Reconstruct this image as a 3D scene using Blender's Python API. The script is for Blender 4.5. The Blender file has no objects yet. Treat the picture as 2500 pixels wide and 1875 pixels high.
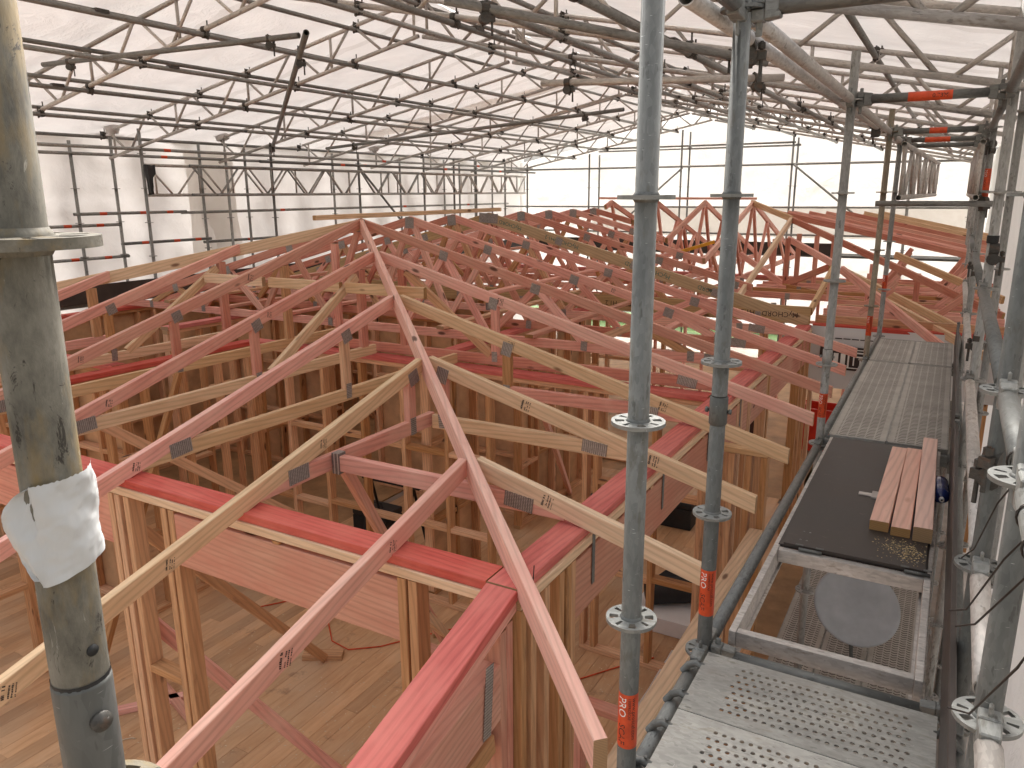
import bpy, bmesh, math, random
from mathutils import Vector, Matrix
random.seed(7)
rnd = random.random
D = bpy.data
SC = bpy.context.scene
COL = SC.collection

# ------------------------------------------------------------------ camera
# world frame: origin at the photographer's eye, +Y along the scaffold walkway, +Z up
def cam_axes(pitch, yaw, roll):
    cp, sp, cy, sy = math.cos(pitch), math.sin(pitch), math.cos(yaw), math.sin(yaw)
    fw = Vector((-sy*cp, cy*cp, -sp)); r = Vector((cy, sy, 0)); u = r.cross(fw)
    return (math.cos(roll)*r + math.sin(roll)*u, -math.sin(roll)*r + math.cos(roll)*u, fw)
_r, _u, _f = cam_axes(0.24378, 0.51652, -0.00577)
cd = D.cameras.new('camera'); cam = D.objects.new('camera', cd); COL.objects.link(cam)
cam.matrix_world = Matrix((( _r.x, _u.x, -_f.x, 0), (_r.y, _u.y, -_f.y, 0), (_r.z, _u.z, -_f.z, 0), (0, 0, 0, 1)))
cd.sensor_width = 36; cd.lens = 36*1873.8/2500; cd.clip_start = 0.05; cd.clip_end = 2000
SC.camera = cam

# ------------------------------------------------------------------ sky, sun, exposure
SUN_EL, SUN_AZ = math.radians(46), math.radians(-22)      # azimuth from +Y towards +X
w = D.worlds.new('World'); SC.world = w; w.use_nodes = True
nt = w.node_tree; bg = nt.nodes['Background']
sky = nt.nodes.new('ShaderNodeTexSky'); sky.sky_type = 'NISHITA'; sky.sun_disc = False
sky.sun_elevation = SUN_EL; sky.sun_rotation = SUN_AZ; sky.air_density = 1.0; sky.dust_density = 10.0; sky.ozone_density = 0.0
hsv = nt.nodes.new('ShaderNodeHueSaturation'); hsv.inputs['Saturation'].default_value = 0.25   # thin overcast
nt.links.new(sky.outputs[0], hsv.inputs['Color']); nt.links.new(hsv.outputs[0], bg.inputs[0]); bg.inputs[1].default_value = 0.15
sd = D.lights.new('sun', 'SUN'); sun = D.objects.new('sun', sd); COL.objects.link(sun)
sd.energy = 1.1; sd.angle = math.radians(20); sd.color = (1.0, 0.94, 0.87)
sun.rotation_euler = Vector((math.sin(SUN_AZ)*math.cos(SUN_EL), math.cos(SUN_AZ)*math.cos(SUN_EL), math.sin(SUN_EL))).to_track_quat('Z', 'Y').to_euler()
SC.view_settings.view_transform = 'Standard'; SC.view_settings.look = 'None'; SC.view_settings.gamma = 1.0
SC.view_settings.exposure = 1.42
SC.view_settings.use_curve_mapping = False
cy = SC.cycles
cy.max_bounces = 10; cy.diffuse_bounces = 7; cy.glossy_bounces = 3; cy.transmission_bounces = 6; cy.transparent_max_bounces = 8
cy.caustics_reflective = False; cy.caustics_refractive = False; cy.sample_clamp_indirect = 6.0
cy.use_denoising = True
try:
    cy.denoiser = 'OPENIMAGEDENOISE'; cy.denoising_input_passes = 'RGB_ALBEDO_NORMAL'; cy.denoising_prefilter = 'ACCURATE'
except Exception: pass

# ------------------------------------------------------------------ materials
class NT:
    def __init__(s, name):
        s.m = D.materials.new(name); s.m.use_nodes = True; s.t = s.m.node_tree; s.b = s.t.nodes['Principled BSDF']; s.out = s.t.nodes['Material Output']
    def n(s, kind, **kw):
        o = s.t.nodes.new('ShaderNode'+kind)
        for k, v in kw.items():
            if k in o.inputs.keys() if isinstance(k, str) else False: o.inputs[k].default_value = v
            else: setattr(o, k, v)
        return o
    def l(s, a, b): s.t.links.new(a, b)
    def ramp(s, fac, stops, interp='LINEAR'):
        o = s.n('ValToRGB'); o.color_ramp.interpolation = interp; e = o.color_ramp.elements
        e[0].position, e[0].color = stops[0][0], (*stops[0][1], 1)
        e[1].position, e[1].color = stops[-1][0], (*stops[-1][1], 1)
        for p, c in stops[1:-1]:
            k = e.new(p); k.color = (*c, 1)
        s.l(fac, o.inputs[0]); return o.outputs[0]
    def mix(s, fac, a, b, mode='MIX'):
        o = s.n('Mix', data_type='RGBA', blend_type=mode)
        for v, i in ((fac, 0), (a, 6), (b, 7)):
            if hasattr(v, 'is_output'): s.l(v, o.inputs[i])
            elif i == 0: o.inputs[0].default_value = v
            else: o.inputs[i].default_value = (*v, 1)
        return o.outputs[2]
    def math(s, op, a, b=0.0, c=None):
        o = s.n('Math', operation=op)
        for i, v in enumerate((a, b) if c is None else (a, b, c)):
            if hasattr(v, 'is_output'): s.l(v, o.inputs[i])
            else: o.inputs[i].default_value = v
        return o.outputs[0]
    def coord(s, scale=(1, 1, 1), rand=True, kind='Object'):
        tc = s.n('TexCoord'); mp = s.n('Mapping'); mp.inputs['Scale'].default_value = scale
        s.l(tc.outputs[kind], mp.inputs[0])
        if rand:
            oi = s.n('ObjectInfo'); cb = s.n('CombineXYZ')
            r1 = s.math('MULTIPLY', oi.outputs['Random'], 61.0); r2 = s.math('MULTIPLY', oi.outputs['Random'], 37.0)
            for i, q in enumerate((r1, r2, r1)): s.l(q, cb.inputs[i])
            s.l(cb.outputs[0], mp.inputs['Location'])
        return mp.outputs[0]
    def noise(s, vec, scale, detail=4, rough=0.55, dist=0.0):
        o = s.n('TexNoise'); o.inputs['Scale'].default_value = scale; o.inputs['Detail'].default_value = detail
        o.inputs['Roughness'].default_value = rough; o.inputs['Distortion'].default_value = dist
        s.l(vec, o.inputs['Vector']); return o.outputs['Fac']
    def bump(s, h, strength=0.2, dist=0.002):
        o = s.n('Bump'); o.inputs['Strength'].default_value = strength; o.inputs['Distance'].default_value = dist
        s.l(h, o.inputs['Height']); s.l(o.outputs[0], s.b.inputs['Normal'])
    def fin(s, col=None, rough=None, metal=None, spec=None):
        if col is not None:
            if hasattr(col, 'is_output'): s.l(col, s.b.inputs['Base Color'])
            else: s.b.inputs['Base Color'].default_value = (*col, 1)
        for k, v in (('Roughness', rough), ('Metallic', metal), ('Specular IOR Level', spec)):
            if v is None: continue
            if hasattr(v, 'is_output'): s.l(v, s.b.inputs[k])
            else: s.b.inputs[k].default_value = v
        return s.m

def timber_mat(name, c_lo, c_hi, c_knot=(0.11, 0.045, 0.025), end=(0.42, 0.24, 0.10), vary=0.22, stain=0.0, blotch=None):
    k = NT(name)
    v = k.coord((1.0, 11, 11)); g1 = k.noise(v, 2.2, 5, 0.6, 1.2)
    v2 = k.coord((2.5, 90, 90)); g2 = k.noise(v2, 1.6, 3, 0.6)
    f = k.math('ADD', k.math('MULTIPLY', g1, 0.75), k.math('MULTIPLY', g2, 0.25))
    col = k.ramp(f, [(0.33, c_lo), (0.66, c_hi)])
    wv = k.n('TexWave', wave_type='BANDS', bands_direction='DIAGONAL'); wv.inputs['Scale'].default_value = 9.0; wv.inputs['Distortion'].default_value = 7.0; wv.inputs['Detail'].default_value = 3.0; wv.inputs['Detail Scale'].default_value = 0.6
    k.l(k.coord((0.16, 2.2, 2.2)), wv.inputs['Vector'])
    col = k.mix(k.math('MULTIPLY', k.math('POWER', wv.outputs['Fac'], 3.0), 0.38), col, tuple(q*0.62 for q in c_lo))
    v3 = k.coord((1, 1, 1)); bl = k.noise(v3, 2.3, 5, 0.6)
    sm = k.ramp(k.noise(k.coord((1.2, 5, 5)), 5.0, 6, 0.7), [(0.62, (0, 0, 0)), (0.78, (0.35, 0.35, 0.35))]); col = k.mix(sm, col, tuple(q*0.45 for q in c_lo))
    if blotch: col = k.mix(k.ramp(bl, [(0.45, (0, 0, 0)), (0.75, (0.8, 0.8, 0.8))]), col, blotch)
    # knots
    vk = k.coord((3.2, 9.0, 9.0)); vo = k.n('TexVoronoi'); vo.inputs['Scale'].default_value = 0.62; k.l(vk, vo.inputs['Vector'])
    kn = k.ramp(vo.outputs['Distance'], [(0.0, (1, 1, 1)), (0.075, (0.85, 0.85, 0.85)), (0.12, (0, 0, 0))])
    col = k.mix(kn, col, c_knot)
    if stain:
        st = k.ramp(k.noise(k.coord((0.8, 3, 3)), 3.0, 6, 0.65), [(0.60, (0, 0, 0)), (0.72, (stain, stain, stain))])
        col = k.mix(st, col, (0.10, 0.05, 0.03))
    # cut ends show bare wood
    ge = k.n('NewGeometry'); vt = k.n('VectorTransform', vector_type='NORMAL', convert_from='WORLD', convert_to='OBJECT'); k.l(ge.outputs['True Normal'], vt.inputs[0])
    sx = k.n('SeparateXYZ'); k.l(vt.outputs[0], sx.inputs[0])
    isend = k.math('GREATER_THAN', k.math('ABSOLUTE', sx.outputs[0]), 0.8)
    rings = k.n('TexWave', wave_type='RINGS'); rings.inputs['Scale'].default_value = 40; rings.inputs['Distortion'].default_value = 3; k.l(k.coord(), rings.inputs['Vector'])
    ecol = k.mix(k.math('MULTIPLY', rings.outputs['Fac'], 0.4), end, tuple(q*0.6 for q in end))
    col = k.mix(isend, col, ecol)
    oi = k.n('ObjectInfo'); hs = k.n('HueSaturation')
    k.l(k.math('MULTIPLY_ADD', oi.outputs['Random'], vary*2, 1-vary), hs.inputs['Value'])
    k.l(k.math('MULTIPLY_ADD', oi.outputs['Random'], -0.25, 1.1), hs.inputs['Saturation'])
    k.l(col, hs.inputs['Color'])
    k.bump(f, 0.18, 0.0015)
    return k.fin(hs.outputs[0], 0.62, 0.0, 0.3)

M = {}
M['pink'] = timber_mat('pink_treated_pine', (0.64, 0.245, 0.18), (0.78, 0.365, 0.27), blotch=(0.79, 0.45, 0.33))
M['pinklight'] = timber_mat('pale_pink_pine', (0.64, 0.315, 0.225), (0.76, 0.43, 0.315), blotch=(0.68, 0.28, 0.205))
M['red'] = timber_mat('red_dyed_pine', (0.52, 0.085, 0.068), (0.68, 0.16, 0.125), (0.20, 0.035, 0.03), end=(0.40, 0.22, 0.10), vary=0.08, blotch=(0.70, 0.21, 0.16))
M['pine'] = timber_mat('natural_pine', (0.66, 0.42, 0.23), (0.81, 0.57, 0.35), (0.16, 0.065, 0.025), vary=0.10)
M['brown'] = timber_mat('old_brown_framing', (0.53, 0.26, 0.12), (0.70, 0.40, 0.20), (0.08, 0.03, 0.015), vary=0.25, stain=0.7)
M['tan'] = timber_mat('tan_framing', (0.50, 0.255, 0.12), (0.66, 0.38, 0.195), vary=0.18, stain=0.5)
M['lvl'] = timber_mat('printed_structural_timber', (0.46, 0.315, 0.165), (0.60, 0.43, 0.245), vary=0.06)
M['offcut'] = timber_mat('fresh_pink_offcut', (0.72, 0.42, 0.33), (0.82, 0.53, 0.42), (0.55, 0.30, 0.22), vary=0.05)

def galv(name, base=(0.15, 0.153, 0.144), dirt=(0.11, 0.10, 0.08), amount=0.65, metal=0.35, rust=0.0, scale=1.0):
    k = NT(name); v = k.coord((0.35, 1, 1))
    n1 = k.noise(v, 9*scale, 6, 0.65); n2 = k.noise(v, 55*scale, 4, 0.6)
    vo = k.n('TexVoronoi'); vo.inputs['Scale'].default_value = 120*scale; k.l(v, vo.inputs['Vector'])
    lo = tuple(q*0.72 for q in base); hi = tuple(min(1, q*1.22) for q in base)
    col = k.ramp(n1, [(0.3, lo), (0.7, hi)])
    bw_ = k.n('RGBToBW'); k.l(vo.outputs['Color'], bw_.inputs[0]); col = k.mix(0.16, col, bw_.outputs[0], 'OVERLAY')
    d = k.ramp(k.math('MULTIPLY', n2, n1), [(0.30, (0, 0, 0)), (0.40, (amount, amount, amount))])
    col = k.mix(d, col, dirt)
    sp = k.ramp(k.noise(v, 34*scale, 3, 0.75), [(0.625, (0, 0, 0)), (0.67, (0.75*amount, 0.75*amount, 0.75*amount))])
    col = k.mix(sp, col, (0.05, 0.048, 0.042))
    sc_ = k.ramp(k.noise(k.coord((60, 8, 8)), 4*scale, 2, 0.8), [(0.70, (0, 0, 0)), (0.74, (0.5, 0.5, 0.5))])
    col = k.mix(sc_, col, (0.62, 0.63, 0.60))
    if rust:
        r = k.ramp(k.noise(v, 14*scale, 5, 0.7), [(0.52, (0, 0, 0)), (0.68, (rust, rust, rust))])
        col = k.mix(r, col, (0.20, 0.085, 0.035))
    oi = k.n('ObjectInfo'); hs = k.n('HueSaturation'); k.l(col, hs.inputs['Color'])
    k.l(k.math('MULTIPLY_ADD', oi.outputs['Random'], 0.35, 0.82), hs.inputs['Value'])
    k.bump(n2, 0.25, 0.0012)
    return k.fin(hs.outputs[0], k.math('MULTIPLY_ADD', n1, 0.25, 0.45), metal, 0.35)
M['galv'] = galv('galvanised_steel')
M['galvlight'] = galv('bright_galvanised_casting', (0.225, 0.228, 0.215))
M['galvlifted'] = galv('brightened_galvanised_tube', (0.33, 0.325, 0.305))  # same steel, base colour lifted to make up light missing on backlit tubes
M['galvdark'] = galv('weathered_steel_tube', (0.22, 0.215, 0.20), amount=0.6, metal=0.25)
M['alu'] = galv('weathered_aluminium', (0.52, 0.485, 0.45), (0.22, 0.17, 0.12), 0.55, 0.45)
def old_post():
    k = NT('cement_splashed_steel'); v = k.coord((0.45, 1, 1)); n1 = k.noise(v, 26, 7, 0.7); n2 = k.noise(v, 60, 6, 0.7, 0.6); n3 = k.noise(k.coord((0.3, 1, 1)), 14, 5, 0.65)
    c = k.ramp(n1, [(0.32, (0.075, 0.070, 0.058)), (0.5, (0.155, 0.143, 0.115)), (0.7, (0.24, 0.222, 0.185))])
    c = k.mix(k.ramp(n3, [(0.50, (0, 0, 0)), (0.62, (0.85, 0.85, 0.85))]), c, (0.215, 0.155, 0.072))
    c = k.mix(k.ramp(k.noise(v, 40, 6, 0.75, 1.0), [(0.585, (0, 0, 0)), (0.63, (0.9, 0.9, 0.9))]), c, (0.035, 0.030, 0.024))
    c = k.mix(k.ramp(n2, [(0.66, (0, 0, 0)), (0.70, (0.6, 0.6, 0.6))]), c, (0.38, 0.36, 0.31))
    k.bump(k.math('ADD', n2, k.math('MULTIPLY', n3, 1.5)), 0.55, 0.0016)
    return k.fin(c, 0.8, 0.0, 0.25)
M['oldpost'] = old_post()
M['coupler'] = galv('oily_coupler_steel', (0.085, 0.08, 0.072), (0.05, 0.04, 0.03), 0.5, 0.4, 0.35, 3)
M['tubewarm'] = galv('stained_steel_tube', (0.30, 0.255, 0.19), (0.2, 0.12, 0.05), 0.6, 0.2, 0.4)

def plain(name, col, rough=0.6, metal=0.0, vary=0.25, scale=6.0, bumpk=0.0, spec=0.4):
    k = NT(name); v = k.coord()
    n = k.noise(v, scale, 5, 0.6)
    c = k.ramp(n, [(0.3, tuple(q*(1-vary) for q in col)), (0.7, tuple(min(1, q*(1+vary)) for q in col))])
    if bumpk: k.bump(k.noise(v, scale*8, 4), bumpk, 0.002)
    return k.fin(c, rough, metal, spec)
M['black'] = plain('black_rubber', (0.018, 0.018, 0.018), 0.6)
M['ink'] = plain('black_ink', (0.045, 0.03, 0.026), 0.8, vary=0.3, scale=60)
M['inkgreen'] = plain('green_ink', (0.045, 0.17, 0.14), 0.8, vary=0.4, scale=25)
M['orange'] = plain('orange_label', (0.62, 0.075, 0.02), 0.45, vary=0.2, scale=30)
M['whiteprint'] = plain('white_print', (0.8, 0.78, 0.74), 0.6, vary=0.1)
M['paper'] = plain('white_paper', (0.52, 0.525, 0.52), 0.7, vary=0.05, bumpk=0.05)
M['darksteel'] = plain('dark_brown_steel', (0.045, 0.014, 0.012), 0.45, vary=0.2)
M['dish'] = plain('grey_painted_dish', (0.40, 0.42, 0.44), 0.5, vary=0.12)
M['foam'] = plain('white_polystyrene', (0.75, 0.74, 0.72), 0.8, vary=0.05, bumpk=0.2)
M['membrane'] = plain('black_building_paper', (0.02, 0.02, 0.021), 0.55, vary=0.3)
M['redplastic'] = plain('red_plastic', (0.55, 0.03, 0.015), 0.4, vary=0.15)
M['bluecloth'] = plain('blue_plastic', (0.02, 0.10, 0.42), 0.45, vary=0.2)
M['string'] = plain('cream_string', (0.62, 0.5, 0.36), 0.8)
M['wire'] = plain('rusty_tie_wire', (0.035, 0.028, 0.024), 0.6, 0.3)
M['cable'] = plain('pink_strap', (0.5, 0.16, 0.14), 0.6)
M['green_tag'] = plain('timber_yellow_level', (0.7, 0.35, 0.03), 0.5)
M['timberplywood'] = plain('ply_panel', (0.36, 0.21, 0.10), 0.7, vary=0.3, scale=3)
M['sheathing'] = plain('brown_ply_sheathing', (0.54, 0.33, 0.18), 0.7, vary=0.3, scale=2.5)
M['gravelly'] = plain('bare_earth', (0.24, 0.20, 0.165), 0.9, vary=0.4, scale=2, bumpk=0.4)

def ply_black():
    k = NT('black_film_plywood'); v = k.coord()
    n = k.noise(v, 3.0, 6, 0.65); n2 = k.noise(v, 26, 5, 0.7)
    c = k.ramp(n, [(0.3, (0.028, 0.021, 0.018)), (0.7, (0.060, 0.047, 0.040))])
    c = k.mix(k.ramp(n2, [(0.62, (0, 0, 0)), (0.74, (0.35, 0.35, 0.35))]), c, (0.18, 0.14, 0.11))
    k.bump(n2, 0.1, 0.001)
    return k.fin(c, k.math('MULTIPLY_ADD', n, 0.3, 0.35), 0, 0.45)
M['plyblack'] = ply_black()

def nailplate():
    k = NT('toothed_nail_plate'); tc = k.n('TexCoord'); sx = k.n('SeparateXYZ'); k.l(tc.outputs['Object'], sx.inputs[0])
    # slots: 10 mm x 5 mm cells, the middle of each punched out
    a = k.math('ABSOLUTE', k.math('SUBTRACT', k.math('FRACT', k.math('MULTIPLY', sx.outputs[0], 1/0.0125)), 0.5))
    ro = k.math('FLOOR', k.math('MULTIPLY', sx.outputs[0], 1/0.0125))
    b = k.math('ABSOLUTE', k.math('SUBTRACT', k.math('FRACT', k.math('ADD', k.math('MULTIPLY', sx.outputs[1], 1/0.0072), k.math('MULTIPLY', ro, 0.5))), 0.5))
    s = k.math('MULTIPLY', k.math('LESS_THAN', a, 0.30), k.math('LESS_THAN', b, 0.22))
    n = k.noise(k.coord(), 60, 3)
    base = k.ramp(n, [(0.3, (0.17, 0.15, 0.14)), (0.7, (0.29, 0.265, 0.25))])
    col = k.mix(s, base, (0.62, 0.57, 0.52)); 
    k.bump(s, 0.6, 0.002)
    return k.fin(col, 0.42, 0.55, 0.5)
M['nailplate'] = nailplate()

def expanded():
    k = NT('expanded_metal_deck'); tc = k.n('TexCoord'); sx = k.n('SeparateXYZ'); k.l(tc.outputs['Object'], sx.inputs[0])
    wob = k.noise(k.coord((1, 1, 1), False), 9, 2)
    yy = k.math('ADD', k.math('MULTIPLY', sx.outputs[1], 1/0.034), k.math('MULTIPLY', k.math('SINE', k.math('MULTIPLY', sx.outputs[0], 6.283/0.05)), 0.16))
    yy = k.math('ADD', yy, k.math('MULTIPLY', wob, 0.35))
    a = k.math('ABSOLUTE', k.math('SUBTRACT', k.math('FRACT', yy), 0.5))
    x2 = k.math('ABSOLUTE', k.math('SUBTRACT', k.math('FRACT', k.math('ADD', k.math('MULTIPLY', sx.outputs[0], 1/0.05), 0.2)), 0.5))
    s = k.math('MULTIPLY', k.math('LESS_THAN', a, 0.17), k.math('LESS_THAN', x2, 0.42))
    # plain strips at the sides (object X within +-0.16, perforated between +-0.125)
    ins = k.math('LESS_THAN', k.math('ABSOLUTE', sx.outputs[0]), 0.122); s = k.math('MULTIPLY', s, ins)
    ins2 = k.math('GREATER_THAN', sx.outputs[2], -0.003); s = k.math('MULTIPLY', s, ins2)
    n = k.noise(k.coord(), 5, 6, 0.65); n3 = k.noise(k.coord(), 40, 4)
    base = k.ramp(n, [(0.3, (0.33, 0.305, 0.27)), (0.7, (0.49, 0.465, 0.42))])
    base = k.mix(k.ramp(n3, [(0.6, (0, 0, 0)), (0.72, (0.4, 0.4, 0.4))]), base, (0.2, 0.165, 0.12))
    col = k.mix(s, base, (0.075, 0.065, 0.052)); k.bump(k.math('SUBTRACT', 1.0, s), 0.9, 0.004)
    return k.fin(col, 0.55, 0.2, 0.4)
M['expanded'] = expanded()
M['perf'] = galv('perforated_steel_deck', (0.345, 0.335, 0.305), (0.2, 0.17, 0.11), 0.5, 0.25, 0.08, 1.2)

def sheeting(name='white_shrink_wrap', trans=0.36, seam=False, bs=0.6):
    k = NT(name); v = k.coord((1, 1, 1), False)
    n = k.noise(v, 1.1, 6, 0.6, 1.5); n2 = k.noise(v, 7, 4, 0.6, 2.0)
    c = k.ramp(n, [(0.25, (0.76, 0.725, 0.70)), (0.75, (0.86, 0.825, 0.80))])
    df = k.n('BsdfDiffuse'); tr = k.n('BsdfTranslucent'); mx = k.n('MixShader')
    k.l(c, df.inputs[0]); k.l(c, tr.inputs[0]); mx.inputs[0].default_value = trans
    if seam:
        ge = k.n('NewGeometry'); sp = k.n('SeparateXYZ'); k.l(ge.outputs['Position'], sp.inputs[0])
        fr = k.math('FRACT', k.math('MULTIPLY', k.math('ADD', sp.outputs[1], k.math('MULTIPLY', n, 0.25)), 1/2.06)); lap = k.math('LESS_THAN', fr, 0.06)
        c = k.mix(k.math('MULTIPLY', lap, 0.5), c, (0.62, 0.58, 0.545)); k.l(c, df.inputs[0]); k.l(c, tr.inputs[0])
    b = k.n('Bump'); b.inputs['Strength'].default_value = bs; b.inputs['Distance'].default_value = 0.08
    k.l(k.math('ADD', n, k.math('MULTIPLY', n2, 0.25)), b.inputs['Height'])
    k.l(b.outputs[0], df.inputs['Normal']); k.l(b.outputs[0], tr.inputs['Normal'])
    gl = k.n('BsdfGlossy'); gl.inputs['Roughness'].default_value = 0.35; k.l(b.outputs[0], gl.inputs['Normal'])
    k.l(df.outputs[0], mx.inputs[1]); k.l(tr.outputs[0], mx.inputs[2])
    m2 = k.n('MixShader'); m2.inputs[0].default_value = 0.05; k.l(mx.outputs[0], m2.inputs[1]); k.l(gl.outputs[0], m2.inputs[2])
    k.l(m2.outputs[0], k.out.inputs[0]); return k.m
M['sheet'] = sheeting()
M['roofsheet'] = sheeting('white_roof_sheet', 0.205, True)
M['leftsheet'] = sheeting('white_wall_sheet', 0.31, False, 0.28)
M['rightsheet'] = sheeting('white_side_sheet', 0.66)
def patchy():
    k = NT('aged_cream_sheet'); v = k.coord((1, 1, 1), False); n = k.noise(v, 2.0, 6, 0.6, 1.5)
    c = k.ramp(n, [(0.3, (0.83, 0.79, 0.74)), (0.7, (0.90, 0.87, 0.83))])
    df = k.n('BsdfDiffuse'); tr = k.n('BsdfTranslucent'); mx = k.n('MixShader'); k.l(c, df.inputs[0]); k.l(c, tr.inputs[0]); mx.inputs[0].default_value = 0.6
    k.l(df.outputs[0], mx.inputs[1]); k.l(tr.outputs[0], mx.inputs[2]); k.l(mx.outputs[0], k.out.inputs[0]); return k.m
M['patch'] = patchy()
def plank_floor():
    k = NT('dusty_floorboards'); v = k.coord((1.0, 7, 7)); g = k.noise(v, 3.0, 5, 0.6, 0.8)
    v2 = k.coord((1, 1, 1), False, 'Generated')
    tc = k.n('NewGeometry'); n2 = k.n('TexNoise'); n2.inputs['Scale'].default_value = 1.3; n2.inputs['Detail'].default_value = 6; k.l(tc.outputs['Position'], n2.inputs['Vector'])
    c = k.ramp(g, [(0.3, (0.50, 0.275, 0.135)), (0.7, (0.64, 0.39, 0.21))])
    c = k.mix(k.ramp(n2.outputs['Fac'], [(0.45, (0, 0, 0)), (0.7, (0.7, 0.7, 0.7))]), c, (0.56, 0.40, 0.26))
    n3 = k.n('TexNoise'); n3.inputs['Scale'].default_value = 4.0; n3.inputs['Detail'].default_value = 8; n3.inputs['Roughness'].default_value = 0.7; k.l(tc.outputs['Position'], n3.inputs['Vector'])
    c = k.mix(k.ramp(n3.outputs['Fac'], [(0.60, (0, 0, 0)), (0.72, (0.55, 0.55, 0.55))]), c, (0.15, 0.085, 0.05))
    oi = k.n('ObjectInfo'); hs = k.n('HueSaturation'); k.l(c, hs.inputs['Color']); k.l(k.math('MULTIPLY_ADD', oi.outputs['Random'], 0.34, 0.84), hs.inputs['Value'])
    return k.fin(hs.outputs[0], 0.6, 0, 0.35)
M['board'] = plank_floor()
def grass():
    k = NT('grass_lawn'); tc = k.n('NewGeometry'); n = k.n('TexNoise'); n.inputs['Scale'].default_value = 2.5; n.inputs['Detail'].default_value = 8; k.l(tc.outputs['Position'], n.inputs['Vector'])
    return k.fin(k.ramp(n.outputs['Fac'], [(0.35, (0.045, 0.085, 0.02)), (0.65, (0.09, 0.15, 0.035))]), 0.8, 0, 0.2)
M['grass'] = grass()
# ------------------------------------------------------------------ geometry helpers
NTH = ['first', 'second', 'third', 'fourth', 'fifth', 'sixth', 'seventh', 'eighth', 'ninth', 'tenth', 'eleventh', 'twelfth', 'thirteenth', 'fourteenth', 'fifteenth', 'sixteenth', 'seventeenth', 'eighteenth', 'nineteenth', 'twentieth']
USED = {}
def tag(o, label=None, cat=None, group=None, kind=None):
    if label:
        o['label'] = label
    if cat: o['category'] = cat
    if group: o['group'] = group
    if kind: o['kind'] = kind
    return o
def thing(name, label, cat, loc=(0, 0, 0), group=None):
    o = D.objects.new(name, None); COL.objects.link(o); o.location = loc; o.empty_display_size = 0.05
    return tag(o, label, cat, group)
def root_loc(o):
    v = Vector((0, 0, 0))
    while o is not None:
        v += Vector(o.location); o = o.parent
    return v
def put(name, me, mat, parent=None, mw=None):
    """link mesh data as an object; mw = world matrix (parents may be rotated parts too)"""
    o = D.objects.new(name, me); COL.objects.link(o)
    if mat is not None:
        if not me.materials: me.materials.append(mat)
        elif me.materials[0] != mat:
            o.material_slots[0].link = 'OBJECT'; o.material_slots[0].material = mat
    mw = mw or Matrix.Identity(4)
    if parent is not None:
        o.parent = parent; o.matrix_parent_inverse = Matrix.Identity(4)
        o.matrix_basis = WM(parent).inverted() @ mw
    else: o.matrix_basis = mw
    return o
def WM(o):
    m = o.matrix_basis.copy()
    if o.parent is not None: m = WM(o.parent) @ m
    return m
def mesh_from(bm, name='m', smooth=False):
    me = D.meshes.new(name); bm.to_mesh(me); bm.free()
    if smooth:
        for p in me.polygons: p.use_smooth = True
    return me
def pyd(vs, fs, name='m', smooth=False):
    me = D.meshes.new(name); me.from_pydata([tuple(v) for v in vs], [], fs); me.update()
    if smooth:
        for p in me.polygons: p.use_smooth = True
    return me
CACHE = {}
def frame(p0, p1, up=(0, 0, 1)):
    p0, p1 = Vector(p0), Vector(p1); x = (p1-p0).normalized(); u = Vector(up)
    if abs(x.dot(u)) > 0.999: u = Vector((0, 1, 0)) if abs(x.y) < 0.9 else Vector((1, 0, 0))
    y = u.cross(x).normalized(); z = x.cross(y)
    return Matrix(((x.x, y.x, z.x, p0.x), (x.y, y.y, z.y, p0.y), (x.z, y.z, z.z, p0.z), (0, 0, 0, 1)))
def timber_mesh(L, w, h, c0=0.0, c1=0.0, bev=0.003):
    """chamfered stick along +X, section w (Y) x h (Z), top at z=0; c0/c1 = x shift of the end per unit depth below the top"""
    key = ('t', round(L, 3), w, h, round(c0, 3), round(c1, 3))
    if key in CACHE: return CACHE[key]
    a = w/2; b = bev
    prof = [(-a+b, 0), (a-b, 0), (a, -b), (a, -h+b), (a-b, -h), (-a+b, -h), (-a, -h+b), (-a, -b)]
    vs = [(c0*(-z), y, z) for y, z in prof] + [(L+c1*(-z), y, z) for y, z in prof]
    fs = [(i, (i+1) % 8, 8+(i+1) % 8, 8+i) for i in range(8)] + [tuple(range(7, -1, -1)), tuple(range(8, 16))]
    fs = [tuple(reversed(f)) for f in fs]
    me = pyd(vs, fs, 'timber'); CACHE[key] = me
    return me
def timber(name, parent, p0, p1, w=0.045, h=0.09, mat='pink', top=True, up=(0, 0, 1), plumb0=False, plumb1=False):
    p0, p1 = Vector(p0), Vector(p1); L = (p1-p0).length
    m = frame(p0, p1, up)
    t = (p1.z-p0.z)/max(1e-6, math.hypot(p1.x-p0.x, p1.y-p0.y)) if (plumb0 or plumb1) else 0
    me = timber_mesh(L, w, h, t*-1 if plumb0 else 0.0, t*-1 if plumb1 else 0.0)
    if not top: m = m @ Matrix.Translation((0, 0, h/2))
    return put(name, me, M[mat] if isinstance(mat, str) else mat, parent, m)
def stud(name, parent, x, y, z0, z1, wx, wy, mat):
    """upright of section wx (world X) x wy (world Y)"""
    p0 = Vector((x, y, z0)); p1 = Vector((x, y, z1))
    # local x up, local y -> world? choose up=(0,1,0): y = up x x
    m = frame(p0, p1, (0, 1, 0)) @ Matrix.Translation((0, 0, wy/2))
    return put(name, timber_mesh(z1-z0, wx, wy), M[mat], parent, m)
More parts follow.
